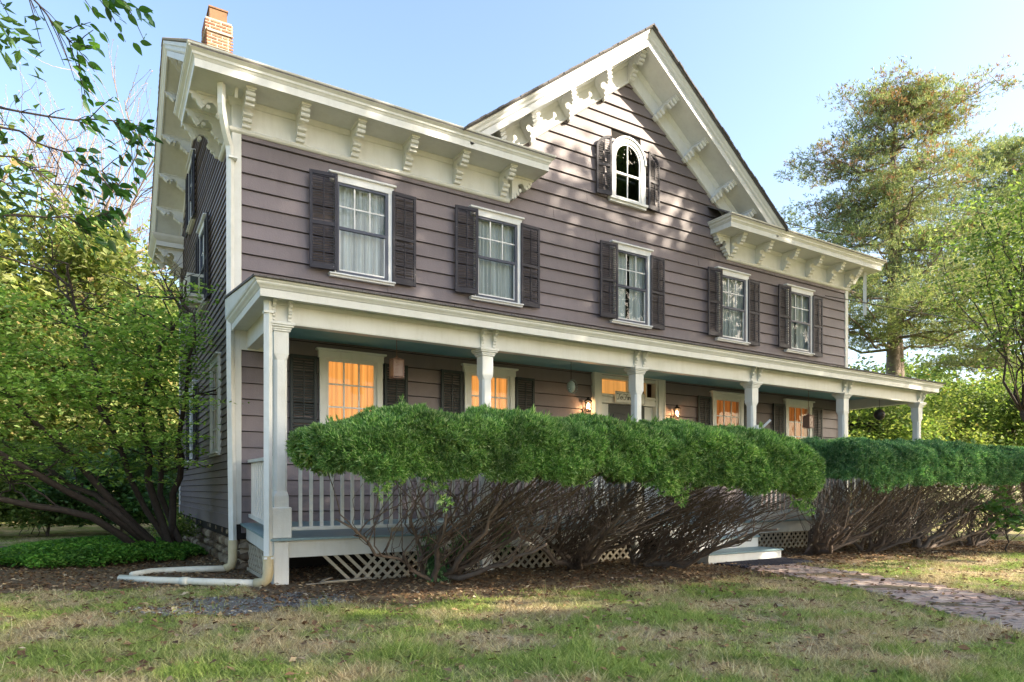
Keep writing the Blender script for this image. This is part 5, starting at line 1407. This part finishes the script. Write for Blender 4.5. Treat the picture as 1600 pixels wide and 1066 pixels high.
# ------------------------------------------------------------------ foreground branches with large leaves, top left
ft = empty('overhanging_tree', (-4.6,5.2,0)); tag(ft, 'tree outside the left edge reaching dark glossy leafy branches into the top left corner', 'tree')
tr = MB(); tr.tube([(-4.6,5.2,-.2),(-4.5,5.2,2),(-4.2,5.3,4.2),(-3.8,5.4,6.5)], [.2,.17,.13,.08], 8)
LS = []
brs = [((-4.3,5.3,3.4),[(-2.5,5.4,3.5),(-1.2,5.4,3.75),(-.45,5.4,3.75),(.05,5.4,3.85),(.20,5.4,3.83)]),
       ((-4.3,5.3,3.2),[(-2.2,5.3,3.2),(-1.0,5.3,3.35),(-.5,5.3,3.42),(-.2,5.3,3.30)]),
       ((-4.4,5.3,2.8),[(-2.2,5.2,2.7),(-1.1,5.2,2.9),(-.55,5.2,3.0),(-.2,5.2,3.05),(.0,5.2,3.1)]),
       ((-4.3,5.3,3.8),[(-2.4,5.5,3.7),(-1.1,5.5,3.6),(-.5,5.5,3.68),(-.15,5.5,3.55),(.05,5.5,3.5)]),
       ((-4.1,5.3,4.8),[(-2.0,5.1,4.7),(-.9,5.1,4.55),(-.45,5.1,4.42),(-.25,5.1,4.2),(-.14,5.1,4.1)]),
       ((-4.0,5.3,5.3),[(-2.0,5.2,5.1),(-.8,5.2,4.75),(-.2,5.2,4.62),(.12,5.2,4.55)]),
       ((-4.3,5.3,2.9),[(-2.4,5.25,3.0),(-1.2,5.25,3.2),(-.6,5.25,3.25),(-.3,5.25,3.15)])]
for p0, S in brs:
    P = [np.array(p0)]+[np.array(q,float) for q in S]; Q = [P[0]]
    for i in range(len(P)-1):
        for t in (.25,.5,.75,1): Q.append(P[i]*(1-t)+P[i+1]*t+rng.normal(size=3)*.012)
    tr.tube(Q, list(np.linspace(.014,.0025,len(Q))), 5, False)
    for i in range(4,len(Q)):
        if Q[i][0] < -2.6: continue
        for s in (-1,1):
            L_ = rng.uniform(.1,.26); d = (Q[i]-Q[i-1]); d /= np.linalg.norm(d); tw = Q[i]+d*L_*.7+np.array([0,rng.normal()*.12,s*L_*.5-.05]); tr.tube([Q[i],(Q[i]+tw)/2+[0,0,.01],tw],[.004,.003,.002],3,False)
            for t in (.2,.45,.65,.85,1.): LS.append((Q[i]*(1-t)+tw*t+rng.normal(size=3)*.02, d))
tr.build('trunk','darkbark',ft,True)
def leaf_mesh():
    v = []; n = 6; L_ = 1.
    for i in range(n+1):
        t = i/n; w_ = .27*math.sin(math.pi*t**.8)**.9*(1-t*.25); z_ = -.12*t*t
        v += [(t,-w_,z_+.05*w_/.2),(t,0,z_),(t,w_,z_+.05*w_/.2)]
    f = []
    for i in range(n): a = 3*i; f += [(a,a+1,a+4,a+3),(a+1,a+2,a+5,a+4)]
    return MB().add(v,f).mesh('leaf', M['bigleaf'], True)
def bigleaf():
    m, nt, ns, L = new_mat('large_glossy_leaf'); oi = N(nt,'ShaderNodeObjectInfo')
    c = ramp(nt, oi.outputs['Random'], [(0,(.02,.065,.018)),(.6,(.04,.12,.028)),(1,(.1,.22,.05))])
    p = N(nt,'ShaderNodeBsdfPrincipled'); L.new(c,p.inputs['Base Color']); p.inputs['Roughness'].default_value = .38
    t = N(nt,'ShaderNodeBsdfTranslucent'); L.new(mix(nt,1.,c,(1.6,1.7,.6),'MULTIPLY'),t.inputs[0]); s = N(nt,'ShaderNodeMixShader'); s.inputs[0].default_value = .35
    L.new(p.outputs[0],s.inputs[1]); L.new(t.outputs[0],s.inputs[2]); o = N(nt,'ShaderNodeOutputMaterial'); L.new(s.outputs[0],o.inputs[0]); return m
M['bigleaf'] = bigleaf(); LM = leaf_mesh()
LS = sorted(LS, key=lambda q: -q[0][0])
rest = [p for p,d in LS if p[0] < -.8]; LS = [q for q in LS if q[0][0] >= -.8]
for k,(p,d) in enumerate(LS):
    s = rng.uniform(.062,.1); yaw = math.atan2(d[1],d[0])+rng.normal()*.7; pitch = rng.uniform(-.2,1.1)
    if k < 298: link('leaf', LM, ft, tuple(p), (rng.normal()*.6, pitch, yaw), (s,s,s))
    elif k < 330: rest.append(p-np.array([.3,0,0]))
if rest:
    P = np.array(rest); P = np.concatenate([P+rng.normal(size=P.shape)*.12 for _ in range(6)]); v, f = leafquads(P, .09, .42, .2); m_ = MB(); m_.add(v,f); m_.build('leaves','darkleaf',ft)['kind'] = 'stuff'

# ------------------------------------------------------------------ shade trees behind the camera (they dapple the front of the house)
def shade_tree(label, x, y, h, cr_, nc=150, per=150, ls=.42, cl=1.45):
    return leafy_tree('shade_tree', label, (x,y,0), h, cr_, 'shadeleaf', .35, 8, nc, per, ls, cl, 'bark', group='tall shade trees on the street side of the lawn', shell=.1, lump=.3)
st1 = shade_tree('tall shade tree on the street side opposite the steps', 24.5, -2.5, 22.5, (6.6,6.6,7.6), 78)
for i,(x,y,sc,lb) in enumerate(((32.5,-1.5,1.0,'shade tree farthest right along the street'),(16.8,-4,.96,'shade tree nearest the brick path'),(22,-13,.9,'large shade tree set back from the street side of the lawn'))):
    c = st1.copy(); COL.objects.link(c); c.location = (x,y,0); c.scale = (sc,)*3; c.rotation_euler = (0,0,i*1.3+.7); c['label'] = lb
    for ch_ in list(st1.children): q = ch_.copy(); COL.objects.link(q); q.parent = c

# ------------------------------------------------------------------ grass and fallen leaves
def in_view(x, y, m=1.08):
    d = x*.521+y*.853; a = (x*.853-y*.521)/np.maximum(d,.1); return (d > 3.9) & (np.abs(a) < .765*m)
n = 520000; r0 = 4.0+14*rng.random(n)**1.9; a = rng.uniform(-.8,.8,n)
X = r0*(.521+.853*a); Y = r0*(.853-.521*a)
ok = (soil_ok(X,Y) <= .05)|((soil_ok(X,Y) < .5)&(rng.random(n) < .25)); ok &= near_path(X,Y) > HW+.0; ok &= (gravel_ok(X,Y) < -.1)|(rng.random(n) < .12); ok &= ~((X > 1.7)&(Y > 9.0)); ok &= in_view(X,Y)
den = sn(X,Y,1.3,.5)*.5+.6+.35*sn(X,Y,4,2); ok &= rng.random(n) < np.clip(den,.12,1)
X, Y = X[ok], Y[ok]; Z = gzs(X,Y)
hgt = (.02+.045*rng.random(len(X))**2.5)*(1+.9*np.clip(sn(X,Y,1.3,.5),0,1))*(1+.9*(sn(X,Y,9,2) > .55)); th = rng.uniform(0,2*math.pi,len(X)); lean_ = rng.normal(size=(len(X),2))*.9
w_ = .0035+.0015*rng.random(len(X)); dx = np.cos(th)*w_; dy = np.sin(th)*w_
v = np.stack([np.stack([X-dx,Y-dy,Z],1), np.stack([X+dx,Y+dy,Z],1), np.stack([X+lean_[:,0]*hgt,Y+lean_[:,1]*hgt,Z+hgt],1)],1).reshape(-1,3)
m_ = MB(); m_.add(v, np.arange(len(X)*3).reshape(-1,3)); tag(m_.build('grass','grass'), 'patchy green and straw coloured lawn grass', 'grass', kind='stuff')
# litter: mostly on the mulch, a few on the lawn and path
def litter(n, fn, bounds, size, name, label, mt='litter', hh=.02):
    x0,x1,y0,y1 = bounds; X = rng.uniform(x0,x1,n); Y = rng.uniform(y0,y1,n); ok = fn(X,Y); X, Y = X[ok], Y[ok]
    Z = gzs(X,Y)+.012+hh*rng.random(len(X)); v, f = leafquads(np.stack([X,Y,Z],1), size, .6, .9, jit=.6); m_ = MB(); m_.add(v,f); tag(m_.build(name, mt), label, 'leaf litter', kind='stuff')
litter(75000, lambda x,y: soil_ok(x,y)+.5*(rng.random(np.shape(x)) < .1) > 0, (-3.5,19,5.5,15), .05, 'leaf_litter', 'dry brown leaves and chips on the mulch under the hedge and tree')
litter(9000, lambda x,y: in_view(x,y)&(soil_ok(x,y) <= 0), (-3,14,2.5,12), .062, 'fallen_leaves', 'scattered dry leaves lying on the lawn and path', hh=.035)
litter(2600, lambda x,y: gravel_ok(x,y) > -.3, (-.6,3.8,6.7,9.1), .045, 'leaf_scraps', 'bits of dry leaf over the gravel patch', hh=.01)
litter(7000, lambda x,y: gravel_ok(x,y) > 0, (-.4,3.6,6.9,9.0), .026, 'gravel_chips', 'blue grey gravel chips in the bare patch by the corner post', 'chips', hh=.008)
# fallen twigs
for k,(x,y,l,a) in enumerate(((5.2,6.9,.5,.3),(3.3,5.6,.35,1.1),(1.2,6.3,.3,2.2),(6.6,7.3,.4,.1))):
    o = link('fallen_twig', MB().tube(wander((-l/2,0,0),(l/2,0,0),6,.08), [.006,.006,.005,.005,.004,.002], 5).mesh('fallen_twig','palebark',True), None, (x,y,.03), (0,0,a))
    tag(o, ['pale fallen twig on the mulch edge under the middle of the hedge','pale fallen twig on the open lawn','pale fallen twig in front of the gravel patch','pale fallen twig by the rightmost trunk of the front hedge'][k], 'twig')
